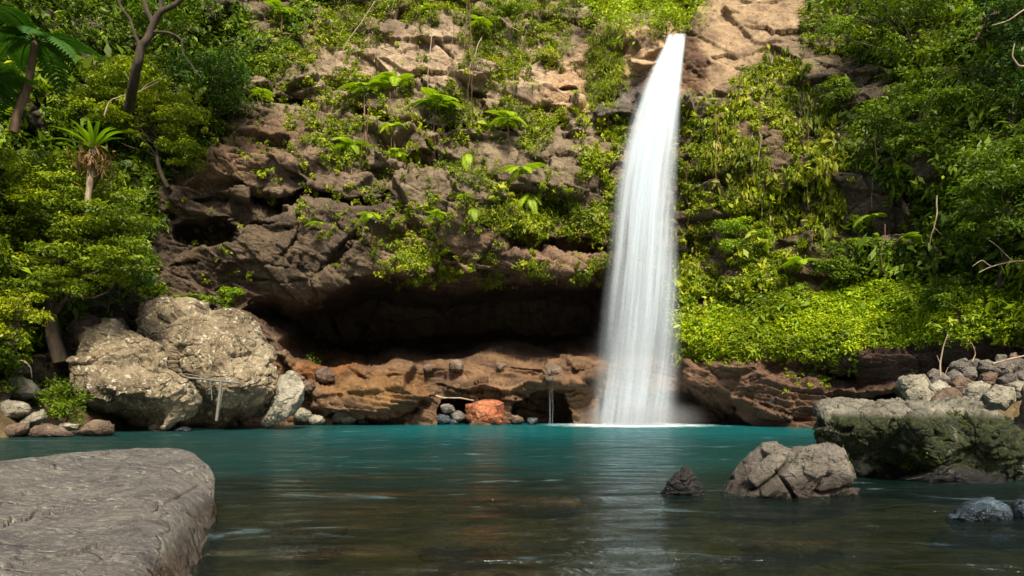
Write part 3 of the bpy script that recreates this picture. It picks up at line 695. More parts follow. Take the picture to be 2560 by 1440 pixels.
rock('boulder', 'large whitish lichened stone at the left edge of the shore', 'boulder',
     [(-15, 1010), (20, 993), (60, 1000), (95, 1020), (85, 1035), (50, 1050), (10, 1056), (-20, 1050)], 26.5, .8, M['pale'], thick=.8, amp=.08, bs=1.3, seed=16)
for k, (pts, mm, dd, lab) in enumerate([
    ([(45, 1058), (70, 1035), (110, 1022), (118, 1045), (95, 1065), (60, 1070)], 'pale', 26.2, 'smooth grey stone leaning on the whitish stone at the left shore'),
    ([(0, 1075), (30, 1058), (75, 1058), (90, 1075), (60, 1095), (0, 1098)], 'brown', 25.4, 'flat brown stone at the far left of the waterline'),
    ([(60, 1085), (85, 1062), (125, 1060), (160, 1070), (190, 1088), (150, 1098), (70, 1098)], 'brown', 25.2, 'reddish wet stone at the left waterline'),
    ([(140, 1065), (165, 1052), (205, 1060), (200, 1076), (150, 1078)], 'pale', 26.3, 'small rounded tan stone behind the reddish wet stone'),
    ([(188, 1082), (215, 1058), (240, 1048), (275, 1050), (298, 1068), (303, 1084), (250, 1094), (195, 1092)], 'brown', 25.8, 'rounded wet brown stone just left of the hollow boulder'),
    ([(-10, 960), (25, 935), (80, 950), (110, 985), (60, 1000), (-10, 995)], 'mossy', 28.0, 'mossy flat stone above the whitish stone'),
    ([(435, 1072), (465, 1066), (482, 1075), (465, 1086), (435, 1084)], 'wetrock', 29.2, 'small wet stone at the foot of the hollow boulder')]):
    rock('stone', lab, 'stone', pts, dd, .5, M[mm], thick=.5, amp=.045, bs=2.0, nth=110, nr=30, seed=40+k, group='stones along the left shore')

MOSSY = rock('boulder', 'wide block of rock with a pale flat top and dark mossy face on the right', 'boulder',
     [(2046, 1018), (2080, 1008), (2170, 1010), (2250, 1004), (2370, 1003), (2450, 1008), (2520, 1040), (2545, 1090), (2570, 1160), (2580, 1230), (2500, 1260), (2300, 1250), (2180, 1240), (2120, 1200), (2060, 1130), (2048, 1090)],
     13.6, 1.7, M['mossy'], thick=2.4, amp=.20, bs=1.1, nth=460, nr=170, seed=52, squash=6, edge=.5, facets=0,
     ctrl=[(2046, 1010, 13.4), (2300, 1003, 13.2), (2540, 1040, 12.6), (2060, 1045, 12.6), (2300, 1040, 11.9), (2500, 1070, 11.7), (2060, 1100, 12.9), (2200, 1100, 12.2), (2350, 1090, 11.8), (2450, 1130, 11.9), (2150, 1180, 12.8), (2300, 1190, 12.2), (2450, 1200, 12.1), (2560, 1200, 12.0), (2300, 1250, 12.5), (2120, 1210, 13.0), (2220, 1140, 12.5), (2330, 1140, 11.7)])
def add_moss(o, n, seed, zmax, leaf=.045):
    me = o.data; co = np.zeros(len(me.vertices)*3, np.float32); me.vertices.foreach_get('co', co); co = co.reshape(-1, 3).astype(float)
    no = np.zeros(len(co)*3, np.float32); me.vertices.foreach_get('normal', no); no = no.reshape(-1, 3).astype(float); w = co+np.array(o.location)
    r = np.random.default_rng(seed); f = fbm(w*1.1, 4, seed)+.35*fbm(w*4, 3, seed+4)
    ok = np.where((f > .12) & (no[:, 1] < .3) & (w[:, 2] < zmax+.12*f) & (w[:, 2] > .1))[0]; k = r.choice(ok, n)
    c = co[k]+r.normal(size=(n, 3))*.03+no[k]*.03*r.random((n, 1)); L = Leafy()
    L.put(c, no[k], leaf*(.5+r.random(n)), np.clip(.45*(f[k]+.3)+.5*r.random(n), 0, 1), seed=seed, asp=.5, up=.5); link('moss', L.mesh('moss', M['moss_leaf']), o)
M['moss_leaf'] = leaf_mat('moss_leaf', [(0, (.012, .020, .002)), (.5, (.045, .060, .003)), (.8, (.12, .145, .005)), (1, (.22, .25, .008))], trans=.2)
add_moss(MOSSY, 34000, 3, 1.15)
CRK = rock('rock', 'cracked grey brown rock with a peaked right top in the water at middle right', 'rock',
     [(1780, 1234), (1815, 1195), (1842, 1162), (1878, 1130), (1900, 1107), (1935, 1103), (1975, 1117), (2010, 1119), (2050, 1108), (2080, 1099), (2118, 1096), (2142, 1118), (2154, 1160), (2178, 1190), (2192, 1220), (2206, 1262), (2080, 1285), (1900, 1285), (1790, 1262)],
     10.9, 1.0, M['crackrock'], thick=1.0, amp=.07, bs=1.3, nth=420, nr=150, seed=63, squash=2.6, facets=14,
     extra=cracks([(1905, 1135, 1850, 1200, 6, .17), (1985, 1135, 1940, 1190, 7, .22), (1940, 1190, 1870, 1240, 6, .17), (1940, 1175, 1985, 1240, 4, .16), (2085, 1120, 2070, 1190, 4, .10), (2070, 1190, 2030, 1240, 5, .14), (2030, 1240, 2160, 1210, 5, .16)], .4))
add_moss(CRK, 1400, 8, .62, .035)
rock('rock', 'small dark jagged pointed rock standing in the water left of the cracked rock', 'rock',
     [(1648, 1230), (1668, 1205), (1690, 1184), (1718, 1160), (1728, 1176), (1745, 1210), (1762, 1238), (1760, 1262), (1650, 1262)], 10.5, .35, M['darkwet'], thick=.35, amp=.05, bs=3.0, nth=220, nr=80, seed=64, facets=0)
rock('rock', 'glistening blue white wet rock awash in the stream at lower right', 'rock',
     [(2362, 1298), (2385, 1272), (2415, 1256), (2470, 1250), (2530, 1268), (2552, 1296), (2530, 1320), (2400, 1325)], 8.7, .5, M['sheen_rock'], thick=.5, amp=.05, bs=2.5, nth=160, nr=50, seed=65)
rock('rock', 'glistening wet rock cut off by the right edge of the picture', 'rock',
     [(2515, 1290), (2535, 1262), (2580, 1250), (2650, 1270), (2650, 1320), (2530, 1325)], 8.9, .5, M['sheen_rock'], thick=.5, amp=.05, bs=2.5, nth=160, nr=50, seed=66)
rock('rock', 'low dark wet rock at the foot of the mossy block', 'rock',
     [(2235, 1210), (2270, 1190), (2330, 1170), (2420, 1165), (2500, 1180), (2580, 1190), (2590, 1250), (2240, 1245)], 12.0, .4, M['darkwet'], thick=.5, amp=.06, bs=2.0, nth=160, nr=50, seed=67)
rock('boulder', 'rust red block of rock standing in the shelf hollow at the waterline', 'boulder',
     [(1163, 1012), (1200, 1000), (1240, 998), (1270, 1004), (1268, 1040), (1262, 1070), (1180, 1070), (1165, 1045)], 36.2, 1.3, M['red'], thick=.8, amp=.12, bs=1.0, nth=160, nr=50, seed=70)
for k, (x, y, r, mm, lab) in enumerate([(755, 1038, 22, 'pale', 'whitish stone beside the pale lobe at the foot of the boulders'), (795, 1050, 20, 'pale', 'light round stone second from the pale lobe at the waterline'),
        (857, 1048, 27, 'pale', 'whitish fractured stone under the orange end of the shelf'), (905, 1058, 16, 'wetrock', 'low dark stone at the waterline right of the whitish stone'),
        (1120, 1020, 17, 'grey', 'grey stone at the top of the pile in the small hollow'), (1145, 1040, 18, 'grey', 'grey stone beside the rust red block'), (1110, 1048, 18, 'wetrock', 'dark wet stone at the left of the small hollow'),
        (1135, 1055, 13, 'wetrock', 'dark wet stone at the front of the small hollow'), (1290, 1052, 17, 'brown', 'pale brown stone at the mouth of the larger hollow'), (1330, 1054, 14, 'wetrock', 'wet stone inside the larger hollow'),
        (1140, 912, 20, 'brown', 'round brown stone on the shelf at the cave mouth'), (1385, 928, 26, 'brown', 'flat orange brown stone on the shelf near the waterfall'), (1375, 948, 9, 'grey', 'small grey stone above the trickle'),
        (735, 945, 22, 'brown', 'angular brown stone behind the pale lobe'), (765, 965, 18, 'brown', 'dark angular stone between the pale lobe and the orange slope'), (810, 938, 24, 'brown', 'dark wedge of stone on the orange slope'),
        (1070, 920, 12, 'brown', 'little brown stone left of the round stone on the shelf'), (1250, 915, 13, 'brown', 'little brown stone in the middle of the cave mouth')]):
    a = np.linspace(0, 2*np.pi, 9, endpoint=False); r_ = np.random.default_rng(300+k)
    q = r*(.8+.4*r_.random(9)); pts = np.stack([x+q*np.cos(a)*1.15, y+q*np.sin(a)*.8], -1)
    dd = min(depth_at(x, y), 36.5)-.5 if y > 1000 else depth_at(x, min(y+6, 1000))-.3
    rock('stone', lab, 'stone', pts, dd, r*.02, M[mm], thick=r*.02, amp=.05, bs=2.4, nth=80, nr=22, seed=200+k, group='loose stones along the rock shelf')

# pile of stones on the right bank
pile = [(2285, 965, 44, 'pale'), (2350, 955, 30, 'grey'), (2345, 975, 34, 'pale'), (2405, 968, 36, 'brown'), (2425, 935, 26, 'grey'), (2385, 942, 24, 'grey'), (2450, 985, 40, 'pale'), (2500, 995, 46, 'pale'),
        (2475, 950, 30, 'brown'), (2520, 955, 34, 'grey'), (2300, 990, 34, 'pale'), (2370, 995, 36, 'brown'), (2400, 915, 24, 'grey'), (2440, 912, 22, 'grey'), (2475, 918, 26, 'grey'), (2510, 920, 28, 'grey'), (2545, 915, 26, 'grey'),
        (2335, 940, 22, 'grey'), (2550, 980, 36, 'pale'), (2420, 960, 18, 'grey'), (2555, 940, 24, 'grey'), (2500, 900, 18, 'grey'), (2535, 895, 18, 'brown')]
sides = {0: 'left', 1: 'middle', 2: 'right'}
plabs = ['squarish pale grey stone at the left end of the stone pile', 'long dark grey stone tilted on the left slope of the pile', 'pale stone under the tilted dark one', 'big smooth tan stone in the middle of the pile',
         'grey stone above the big smooth tan stone', 'grey stone left above the big smooth tan stone', 'broad pale stone at the bottom middle of the pile', 'broad yellowish stone at the bottom right of the pile',
         'brown stone right of the big smooth tan stone', 'large grey stone in the right half of the pile', 'pale stone half hidden by the mossy block at the left', 'brown stone half hidden by the mossy block in the middle',
         'topmost grey stone on the left of the pile', 'topmost grey stone in the middle of the pile', 'grey stone near the top, right of the middle', 'grey stone near the top on the right', 'grey stone at the top right edge',
         'small grey stone behind the tilted dark one', 'pale stone at the right edge of the pile', 'smallest grey stone in the heart of the pile', 'grey stone at the right edge above the pale one', 'small grey stone on the very crest of the pile', 'small brown stone on the crest at the right edge']
for k, (x, y, r, mm) in enumerate(pile):
    r_ = np.random.default_rng(400+k); n_ = int(r_.integers(6, 9)); a = np.linspace(0, 2*np.pi, n_, endpoint=False)+r_.random()
    q = r*(.78+.35*r_.random(n_)); pts = np.stack([x+q*np.cos(a)*1.1, y+q*np.sin(a)*.78], -1)
    dd = 20.5+(1000-y)*.045
    rock('stone', plabs[k], 'stone', pts, dd, r*.013, M[mm], thick=r*.013, amp=.05, bs=2.2, nth=100, nr=26, seed=500+k, group='stones heaped on the right bank', squash=2.6)
rock('boulder', 'dark upright rock face at the right edge behind the mossy block', 'boulder',
     [(2528, 960), (2545, 930), (2640, 890), (2800, 920), (2950, 960), (3000, 1080), (2980, 1200), (2560, 1200), (2535, 1060)], 16.5, 1.2, M['brown'], thick=1.0, amp=.12, bs=1.2, seed=90)
# sunken rocks seen through the shallow water
for k, (x0, x1, y, lab) in enumerate([(1130, 1480, 1262, 'long reddish brown rock lying under the shallow water in the middle'), (620, 900, 1345, 'dark brown rock under the water right of the slab'), (1000, 1300, 1380, 'olive brown rock under the water at bottom centre'), (1800, 2200, 1370, 'brown rock under the water at lower right')]):
    Dn = F*(CAMH+.14)/(y-HOR); h_ = 30
    pts = [(x0, y), (x0+.2*(x1-x0), y-h_*.6), (x0+.55*(x1-x0), y-h_*.8), (x1-.1*(x1-x0), y-h_*.4), (x1, y+4), (.5*(x0+x1), y+h_)]
    rock('sunken_rock', lab, 'rock', pts, Dn+.3, .6, M['sunken' if k != 2 else 'bed'], thick=.6, amp=.05, bs=1.5, nth=120, nr=40, seed=600+k, group='rocks under the shallow water')


# ------------------------------------------------------------------ plants that nobody could count: creepers, ferns, ground cover
BARE = [[(2010, 140), (2090, 125), (2200, 180), (2225, 250), (2120, 290), (2030, 230)], [(1755, 525), (1810, 515), (1850, 640), (1840, 690), (1770, 670)], [(2060, 440), (2150, 430), (2260, 480), (2340, 570), (2300, 640), (2190, 620), (2130, 560)],
        [(1345, 185), (1420, 165), (1470, 190), (1460, 280), (1350, 270)], [(1090, 575), (1250, 570), (1250, 640), (1150, 640)], [(1430, 590), (1520, 600), (1520, 660), (1430, 650)], [(910, 95), (1040, 105), (1060, 200), (900, 205)], [(1060, 70), (1150, 60), (1170, 170), (1080, 180)],
        [(1900, 300), (1960, 330), (1950, 440), (1900, 400)], [(1380, 400), (1450, 400), (1440, 480), (1370, 470)], [(1700, 80), (1990, 20), (1900, 150), (1830, 215), (1770, 250), (1700, 240)], [(2000, 600), (2060, 590), (2080, 680), (2010, 680)], [(2440, 20), (2560, 30), (2560, 130), (2450, 120)]]
def sample(poly, n, seed, soft=25, nscale=70.0, thr=-.2, edge=0):
    """screen-even points on the cliff inside a ragged outline"""
    r = np.random.default_rng(seed); p = np.array(poly, float); lo, hi = p.min(0)-30, p.max(0)+30
    out = []
    while sum(len(o) for o in out) < n:
        q = lo+(hi-lo)*r.random((4*n, 2)); z = np.concatenate([q/nscale, np.full((len(q), 1), seed*.37)], 1)
        f = fbm(z, 3, seed); d = polydist(p, q[:, 0]+14*f, q[:, 1])
        bare = np.zeros(len(q))
        for bp in BARE: bare = np.maximum(bare, sstep(-12, 18, polydist(bp, q[:, 0]+16*f, q[:, 1]+10*f)))
        ok = (bare*.93 < r.random(len(q))) & (sstep(-soft, soft, d) > r.random(len(q))) & (f > thr+.15*r.normal(size=len(q))); out.append(q[ok])
    return np.concatenate(out)[:n]

def clump(L, poly, n, per, rad, leaf, seed, out=.25, thr=-.2, nscale=70., tint=(.0, 1.0), **kw):
    per = int(per*1.9); leaf = leaf*.72
    r = np.random.default_rng(seed); q = sample(poly, n, seed, thr=thr, nscale=nscale)
    p, nn = surf(q[:, 0], q[:, 1]); R = rad*(.5+r.random(n)); ct = r.random(n)
    p = np.repeat(p, per, 0); nn = np.repeat(nn, per, 0); R = np.repeat(R, per)[:, None]; ct = np.repeat(ct, per)
    o = unit(r.normal(size=p.shape)+nn*.8+np.array([0, 0, .35])); o = np.where(((o*nn).sum(-1) < 0)[:, None], -o, o)
    c = p+o*R*(.35+.65*r.random((len(p), 1)))*np.array([1, 1, .75])+nn*out*r.random((len(p), 1))
    t = np.clip(tint[0]+(tint[1]-tint[0])*(.55*ct+.45*r.random(len(p))), 0, 1)
    L.put(c, unit(o*.6+nn*.5), leaf*np.repeat(.65+.8*r.random(n)**2, per)*(.6+.8*r.random(len(p))), t, seed=seed+1, **kw)

# yellow-green small ferns and creepers on the cliff
cr = Leafy()
C1 = [(1340, 300), (1400, 270), (1480, 285), (1560, 300), (1545, 400), (1530, 520), (1525, 600), (1400, 600), (1280, 590), (1230, 560), (1180, 600), (1230, 500), (1350, 480), (1440, 400), (1380, 340)]
clump(cr, C1, 700, 18, .32, .26, 11, thr=-.15, droop=1.0)
clump(cr, [(940, 625), (1000, 610), (1100, 640), (1250, 655), (1400, 640), (1525, 640), (1525, 690), (1400, 680), (1250, 700), (1100, 690), (1000, 700), (950, 660)], 380, 12, .25, .22, 12, thr=-.1, nscale=40, droop=1.2)
clump(cr, [(900, 430), (1200, 480), (1290, 560), (1240, 640), (980, 620), (940, 520)], 190, 10, .22, .2, 13, thr=.1, nscale=40)
clump(cr, [(1200, 270), (1350, 250), (1400, 300), (1420, 380), (1250, 380), (1100, 330)], 160, 12, .3, .24, 14, thr=.0)
clump(cr, [(620, 270), (900, 250), (900, 330), (760, 380), (560, 330)], 60, 10, .25, .24, 15, thr=.1)
clump(cr, [(760, 300), (920, 310), (930, 390), (860, 420), (790, 360)], 110, 14, .3, .24, 16, thr=-.1)
clump(cr, [(1100, 380), (1230, 400), (1260, 470), (1150, 480), (1040, 420)], 110, 12, .3, .22, 17, thr=-.1, tint=(0, .7))
clump(cr, [(1700, 290), (1800, 240), (1900, 150), (2060, 170), (2120, 330), (2130, 560), (2040, 640), (1960, 720), (1700, 800), (1692, 600)], 1350, 18, .32, .25, 18, thr=-.14, nscale=50, droop=1.0)
clump(cr, [(560, 330), (700, 300), (960, 330), (1240, 380), (1300, 560), (1240, 640), (960, 640), (800, 600), (640, 430)], 380, 10, .22, .24, 191, thr=.0, nscale=30)
clump(cr, [(640, 20), (1400, 20), (1440, 220), (1300, 330), (900, 330), (620, 240)], 680, 10, .26, .26, 192, thr=.0, nscale=35, droop=1)
clump(cr, [(500, 380), (640, 420), (640, 700), (420, 700), (400, 520)], 40, 8, .2, .22, 193, thr=.1, nscale=30)
clump(cr, [(1560, 640), (1700, 640), (1700, 900), (1560, 880)], 60, 12, .3, .24, 19)
clump(cr, [(1700, 290), (1800, 240), (1900, 150), (2060, 170), (2120, 330), (2130, 560), (2040, 640), (1960, 720), (1700, 800), (1692, 600)], 180, 5, .35, .6, 190, thr=-.2, asp=.4, droop=1.5, out=.6, tint=(.3, 1))
clump(cr, C1+[(900, 430), (900, 300)], 120, 5, .3, .5, 195, thr=-.1, asp=.4, droop=1.5, out=.5, tint=(.4, 1))
tag(link('creeper', cr.mesh('creeper', M['leaf_yellow'])), 'yellow green creeping ferns matted over the cliff', kind='stuff')

hf = Leafy()
HFP = [(1820, 230), (1880, 140), (2010, 150), (2050, 260), (2110, 380), (2130, 480), (2080, 600), (1960, 640), (1880, 560), (1780, 480), (1790, 330)]
clump(hf, HFP, 420, 6, .3, .62, 21, thr=-.25, asp=.24, droop=5, up=-.1, rnd=.45, out=.5)
clump(hf, [(1690, 560), (1760, 560), (1800, 700), (1700, 700)], 40, 5, .3, .5, 22, asp=.25, droop=4, up=0)
tag(link('hanging_fern', hf.mesh('hanging_fern', M['leaf_olive'])), 'olive strap leaved ferns drooping down the wall right of the waterfall', kind='stuff')

gc = Leafy()
BK = [(1695, 800), (1780, 790), (1860, 770), (1960, 740), (2120, 700), (2300, 700), (2600, 660), (2900, 640), (2900, 830), (2560, 835), (2420, 838), (2300, 850), (2160, 855), (2080, 885), (1990, 880), (1900, 870), (1800, 885), (1692, 880)]
clump(gc, BK, 3200, 17, .28, .19, 31, thr=-.5, nscale=32, up=1.0, out=.25, tint=(.05, .95))
clump(gc, BK, 260, 6, .35, .50, 331, thr=-.3, nscale=40, up=.8, out=.5, asp=.3, droop=1, tint=(.1, .9))
clump(gc, [(1700, 860), (1900, 860), (2060, 870), (2160, 845), (2500, 830), (2500, 850), (2180, 868), (2080, 905), (1980, 900), (1880, 895), (1700, 900)], 170, 9, .2, .18, 332, thr=-.1, nscale=22, droop=1.5, tint=(.3, 1))
clump(gc, [(1695, 815), (1800, 800), (1960, 770), (2080, 790), (2180, 800), (2150, 850), (2080, 880), (1900, 875), (1695, 885)], 700, 14, .26, .18, 32, thr=-.5, nscale=30, up=1.3, out=.3, tint=(.6, 1))
clump(gc, [(1690, 690), (1960, 690), (2000, 760), (1850, 800), (1690, 820)], 350, 14, .3, .22, 33, thr=-.3, up=.6)
for k, pl in enumerate(([(1960, 945), (2000, 920), (2025, 925), (1990, 950), (1965, 965)], [(2020, 948), (2060, 945), (2110, 960), (2080, 968), (2030, 965)], [(2100, 905), (2140, 900), (2140, 915), (2100, 915)], [(1860, 870), (1875, 875), (1872, 900), (1858, 900)])):
    clump(gc, pl, 14, 12, .14, .16, 35+k, thr=-1, out=.15)
tag(link('ground_cover', gc.mesh('ground_cover', M['leaf_lime'])), 'bright lime ground cover spilling over the bank right of the pool', kind='stuff')

gr = Leafy()
clump(gr, [(1475, 105), (1540, 95), (1560, 180), (1545, 225), (1500, 270), (1465, 265), (1475, 180)], 260, 16, .4, .42, 41, asp=.12, droop=-2, up=.3, thr=-1)
clump(gr, [(1000, 0), (1420, 0), (1420, 120), (1400, 170), (1280, 230), (1180, 170), (1060, 90)], 620, 14, .4, .34, 42, asp=.2, thr=-.15)
clump(gr, [(780, 0), (1000, 0), (1000, 60), (900, 120), (780, 90)], 260, 12, .4, .34, 43, asp=.25, thr=0)
clump(gr, [(700, 100), (1000, 150), (1020, 230), (820, 250), (640, 230)], 260, 12, .3, .26, 44, thr=.12, asp=.35)
clump(gr, [(1020, 180), (1280, 230), (1300, 330), (1050, 260)], 130, 12, .3, .28, 45, thr=.1, asp=.35)
clump(gr, [(2030, 20), (2120, 60), (2180, 120), (2100, 160), (2000, 130), (1900, 150), (1960, 60)], 150, 12, .35, .3, 46, thr=.0, asp=.35)
clump(gr, [(600, -700), (1400, -700), (1400, -30), (600, -30)], 500, 10, .6, .5, 47, thr=-.1, asp=.4)
tag(link('grass', gr.mesh('grass', M['leaf_yellow'])), 'yellow green grass and small climbers hanging on the upper cliff', kind='stuff')

ug = Leafy()
clump(ug, [(-400, -100), (600, -100), (640, 100), (620, 220), (560, 320), (470, 420), (390, 500), (370, 700), (420, 760), (180, 760), (0, 900), (-400, 900)], 4200, 14, .45, .34, 51, thr=-.5, up=.5, out=.6)
clump(ug, [(0, 860), (160, 900), (180, 1000), (230, 1060), (120, 1040), (0, 960)], 200, 14, .25, .2, 52, thr=-.2)
clump(ug, [(600, -20), (800, -20), (740, 120), (620, 230), (600, 100)], 300, 12, .4, .3, 53, thr=-.2)
clump(ug, [(770, 830), (840, 830), (850, 890), (790, 910)], 40, 12, .3, .2, 54, thr=-1)
clump(ug, [(2030, -60), (2900, -60), (2900, 700), (2140, 700), (2130, 480), (2100, 300), (2060, 120)], 2500, 14, .42, .30, 55, thr=-.12, up=.3, out=.5)
clump(ug, [(-400, -800), (560, -800), (560, -80), (-400, -80)], 700, 10, 1.0, .7, 56, thr=-.5)
clump(ug, [(2000, -800), (2900, -800), (2900, -60), (2000, -60)], 700, 10, 1.0, .7, 57, thr=-.5)
clump(ug, [(-100, -60), (600, -60), (640, 100), (560, 320), (400, 480), (370, 740), (0, 880)], 500, 6, .5, .85, 58, thr=-.4, asp=.36, droop=1.5, out=.9, up=.6)
clump(ug, [(2060, 0), (2600, 0), (2600, 700), (2140, 700), (2100, 300)], 380, 6, .5, .8, 59, thr=-.3, asp=.34, droop=1.5, out=.9, up=.6)
tag(link('undergrowth', ug.mesh('undergrowth', M['leaf_green'])), 'dense dark green undergrowth on the slopes either side', kind='stuff')
bg = Leafy()
clump(bg, [(1390, -200), (1790, -200), (1740, 60), (1690, 95), (1530, 100), (1460, 60), (1420, 0)], 900, 18, .7, .36, 61, thr=-1, up=.6, out=1.5, tint=(.2, 1))
tag(link('thicket', bg.mesh('thicket', M['leaf_lime'])), 'sunlit bright green thicket in the notch above the waterfall', kind='stuff')

# ------------------------------------------------------------------ trees and shrubs, each a thing
def tree(name, label, cat, crown, dD, npuff, prad, leaf, mat, base, bark='bark', seed=1, per=130, flat=.5, tr=.14, group=None, tint=(0, 1), nb=12, trunk_to=None, depth=None, spread=1.2, up=.8, asp=.42):
    """crown: outline in the photo; the tree stands dD metres in front of the cliff or at a given depth"""
    per = int(per*1.9); leaf = leaf*.72
    r = np.random.default_rng(seed); p = np.array(crown, float); lo, hi = p.min(0), p.max(0); q = []
    while len(q) < npuff:
        c = lo+(hi-lo)*r.random(2)
        if polydist(p, c[:1], c[1:])[0] > 0: q.append(c)
    q = np.array(q); cc = p.mean(0); Dc = depth if depth else depth_at(*cc)-dD
    Dp = Dc+spread*r.normal(size=npuff); cen = W(q[:, 0], q[:, 1], Dp)
    b = W(base[0], base[1], base[2] if len(base) > 2 else Dc); top = W(*(trunk_to or (cc[0], cc[1])), Dc)
    root = thing(name, label, cat, tuple(b), group)
    if nb >= 0:
        tb = Tubes(); tk = wiggle(b, top, 14, .35, seed*3.1); tb.add(tk, np.linspace(tr, tr*.35, 14), 8)
    for k in range(min(nb, npuff)):
        s_ = tk[int(4+9*r.random())]; tb.add(wiggle(s_, cen[k], 9, .5, seed+k*1.3), np.linspace(tr*.35, tr*.08, 9), 5)
    if nb >= 0: link('trunk', tb.mesh('trunk', M[bark], b), root)
    L = Leafy(); R = prad*(.35+1.1*r.random(npuff)**1.3); per_ = (per*(R/prad)**2).astype(int)+8; ct = r.random(npuff)
    cenr = np.repeat(cen, per_, 0); Rr = np.repeat(R, per_)[:, None]; ctr_ = np.repeat(ct, per_)
    o = unit(r.normal(size=cenr.shape)+np.array([0, -.25, .45]))
    ax = np.repeat(unit(r.normal(size=(npuff, 3))*np.array([1, 1, .4])), per_, 0)
    c = cenr+o*Rr*(.25+.75*r.random((len(o), 1))**.6)*np.array([1.1, 1.0, flat])+ax*(o*ax).sum(-1, keepdims=True)*Rr*.7*r.random((len(o), 1))
    c[:, 2] += .18*Rr[:, 0]*vnoise(c*1.7, seed)
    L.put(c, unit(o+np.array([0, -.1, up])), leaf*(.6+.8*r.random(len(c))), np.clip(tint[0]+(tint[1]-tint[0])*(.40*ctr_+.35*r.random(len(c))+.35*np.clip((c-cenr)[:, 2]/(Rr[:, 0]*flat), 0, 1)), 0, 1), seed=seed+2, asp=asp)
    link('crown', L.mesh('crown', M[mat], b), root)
    return root

tree('leafy_tree', 'spreading tree with layered yellow green foliage filling the left edge above the shore', 'tree',
     [(-60, 380), (60, 370), (170, 400), (290, 430), (330, 500), (375, 540), (345, 620), (355, 700), (250, 720), (140, 740), (100, 800), (20, 850), (-60, 780)],
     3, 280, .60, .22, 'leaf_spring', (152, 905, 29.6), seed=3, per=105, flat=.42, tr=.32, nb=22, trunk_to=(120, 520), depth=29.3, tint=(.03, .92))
tree('leafy_tree', 'smaller tree with bright yellow green foliage beside the left cliff edge', 'tree',
     [(150, 270), (230, 180), (290, 150), (360, 150), (410, 200), (400, 230), (470, 260), (520, 320), (530, 370), (500, 420), (440, 420), (380, 380), (320, 340), (250, 300)],
     2.5, 120, .6, .25, 'leaf_spring', (420, 470), seed=5, per=100, flat=.5, tr=.12, nb=18, trunk_to=(350, 260), tint=(.25, 1))
tree('leafy_tree', 'dark leaved tree growing between the bright tree and the upper cliff', 'tree',
     [(430, 150), (500, 110), (580, 140), (620, 200), (610, 290), (540, 300), (470, 250)], 1.5, 36, .8, .28, 'leaf_dark', (520, 380), seed=6, per=110, tr=.12, tint=(.2, 1))
TALL = tree('leafy_tree', 'tall tree with a dark forked trunk at the top left', 'tree',
     [(150, -260), (560, -260), (640, -80), (560, 30), (460, 90), (200, 60), (120, -60)], 4, 60, 1.0, .34, 'leaf_green', (345, 150, 33), seed=7, per=100, tr=.2, tint=(.0, .6), nb=-1, depth=33)
tree('shrub', 'rounded green shrub low on the left slope behind the boulders', 'shrub',
     [(180, 600), (330, 590), (370, 660), (360, 740), (220, 740)], 3, 26, .6, .26, 'leaf_dark', (270, 780), seed=8, per=100, tr=.06, tint=(.2, 1))
tree('shrub', 'green shrub growing among the stones at the foot of the hollow boulder', 'shrub',
     [(110, 1000), (150, 970), (200, 975), (225, 1020), (200, 1055), (130, 1050)], 0, 16, .30, .16, 'leaf_green', (165, 1065, 26.6), seed=9, per=90, tr=.03, depth=26.4, spread=.3, flat=.9, tint=(.3, 1))
tree('shrub', 'small leafy shrub standing behind the top of the tallest boulder', 'shrub',
     [(530, 725), (570, 718), (600, 728), (600, 752), (560, 765), (540, 755)], 1, 9, .28, .26, 'leaf_lime', (570, 775, 33.5), seed=10, per=50, tr=.03, depth=33.5, spread=.3, tint=(.0, .6))
tree('shrub', 'leafy shrub on the left end of the tallest boulder top', 'shrub',
     [(440, 740), (470, 730), (520, 735), (525, 760), (460, 765)], 1, 9, .25, .24, 'leaf_green', (490, 775, 33.6), seed=110, per=50, tr=.03, depth=33.6, spread=.3, tint=(.3, 1))
tree('shrub', 'yellow bush at the left edge beside the trunk of the spreading tree', 'shrub',
     [(-20, 740), (40, 720), (90, 740), (100, 790), (50, 830), (-20, 840)], 1, 18, .45, .2, 'leaf_yellow', (40, 880, 25.2), seed=11, per=90, tr=.04, depth=25, spread=.4, tint=(.4, 1))
# right side
tree('leafy_tree', 'large green tree leaning out from the top of the right cliff', 'tree',
     [(2040, -40), (2200, -60), (2400, -40), (2440, 60), (2400, 140), (2280, 160), (2180, 130), (2080, 90)], 2, 60, .85, .28, 'leaf_green', (2330, 230), seed=12, per=120, tr=.16, tint=(.25, 1), nb=20)
tree('leafy_tree', 'green tree with drooping foliage halfway up the right cliff', 'tree',
     [(2170, 230), (2260, 170), (2380, 180), (2440, 240), (2420, 340), (2330, 400), (2230, 390), (2180, 330)], 2, 50, .75, .28, 'leaf_green', (2310, 450), seed=13, per=120, tr=.12, tint=(.1, .9))
tree('leafy_tree', 'blue green tree at the right edge level with the middle of the cliff', 'tree',
     [(2400, 430), (2470, 380), (2600, 300), (2680, 400), (2660, 600), (2520, 640), (2420, 580), (2380, 510)], 2.5, 60, .75, .26, 'leaf_green', (2500, 720), seed=14, per=120, tr=.12, tint=(.1, .8))
tree('leafy_tree', 'dark tree hanging over the top right corner', 'tree',
     [(2440, -80), (2700, -120), (2720, 200), (2560, 240), (2480, 150)], 3, 46, .8, .28, 'leaf_dark', (2620, 330), seed=15, per=110, tr=.14, tint=(.0, .9))
tree('shrub', 'rounded pale green shrub between the grey rock outcrops right of the waterfall', 'shrub',
     [(1800, 560), (1870, 545), (1930, 570), (1950, 610), (1900, 640), (1820, 630)], .6, 24, .42, .2, 'leaf_lime', (1880, 660), seed=16, per=90, tr=.05, spread=.4, tint=(.0, .75))
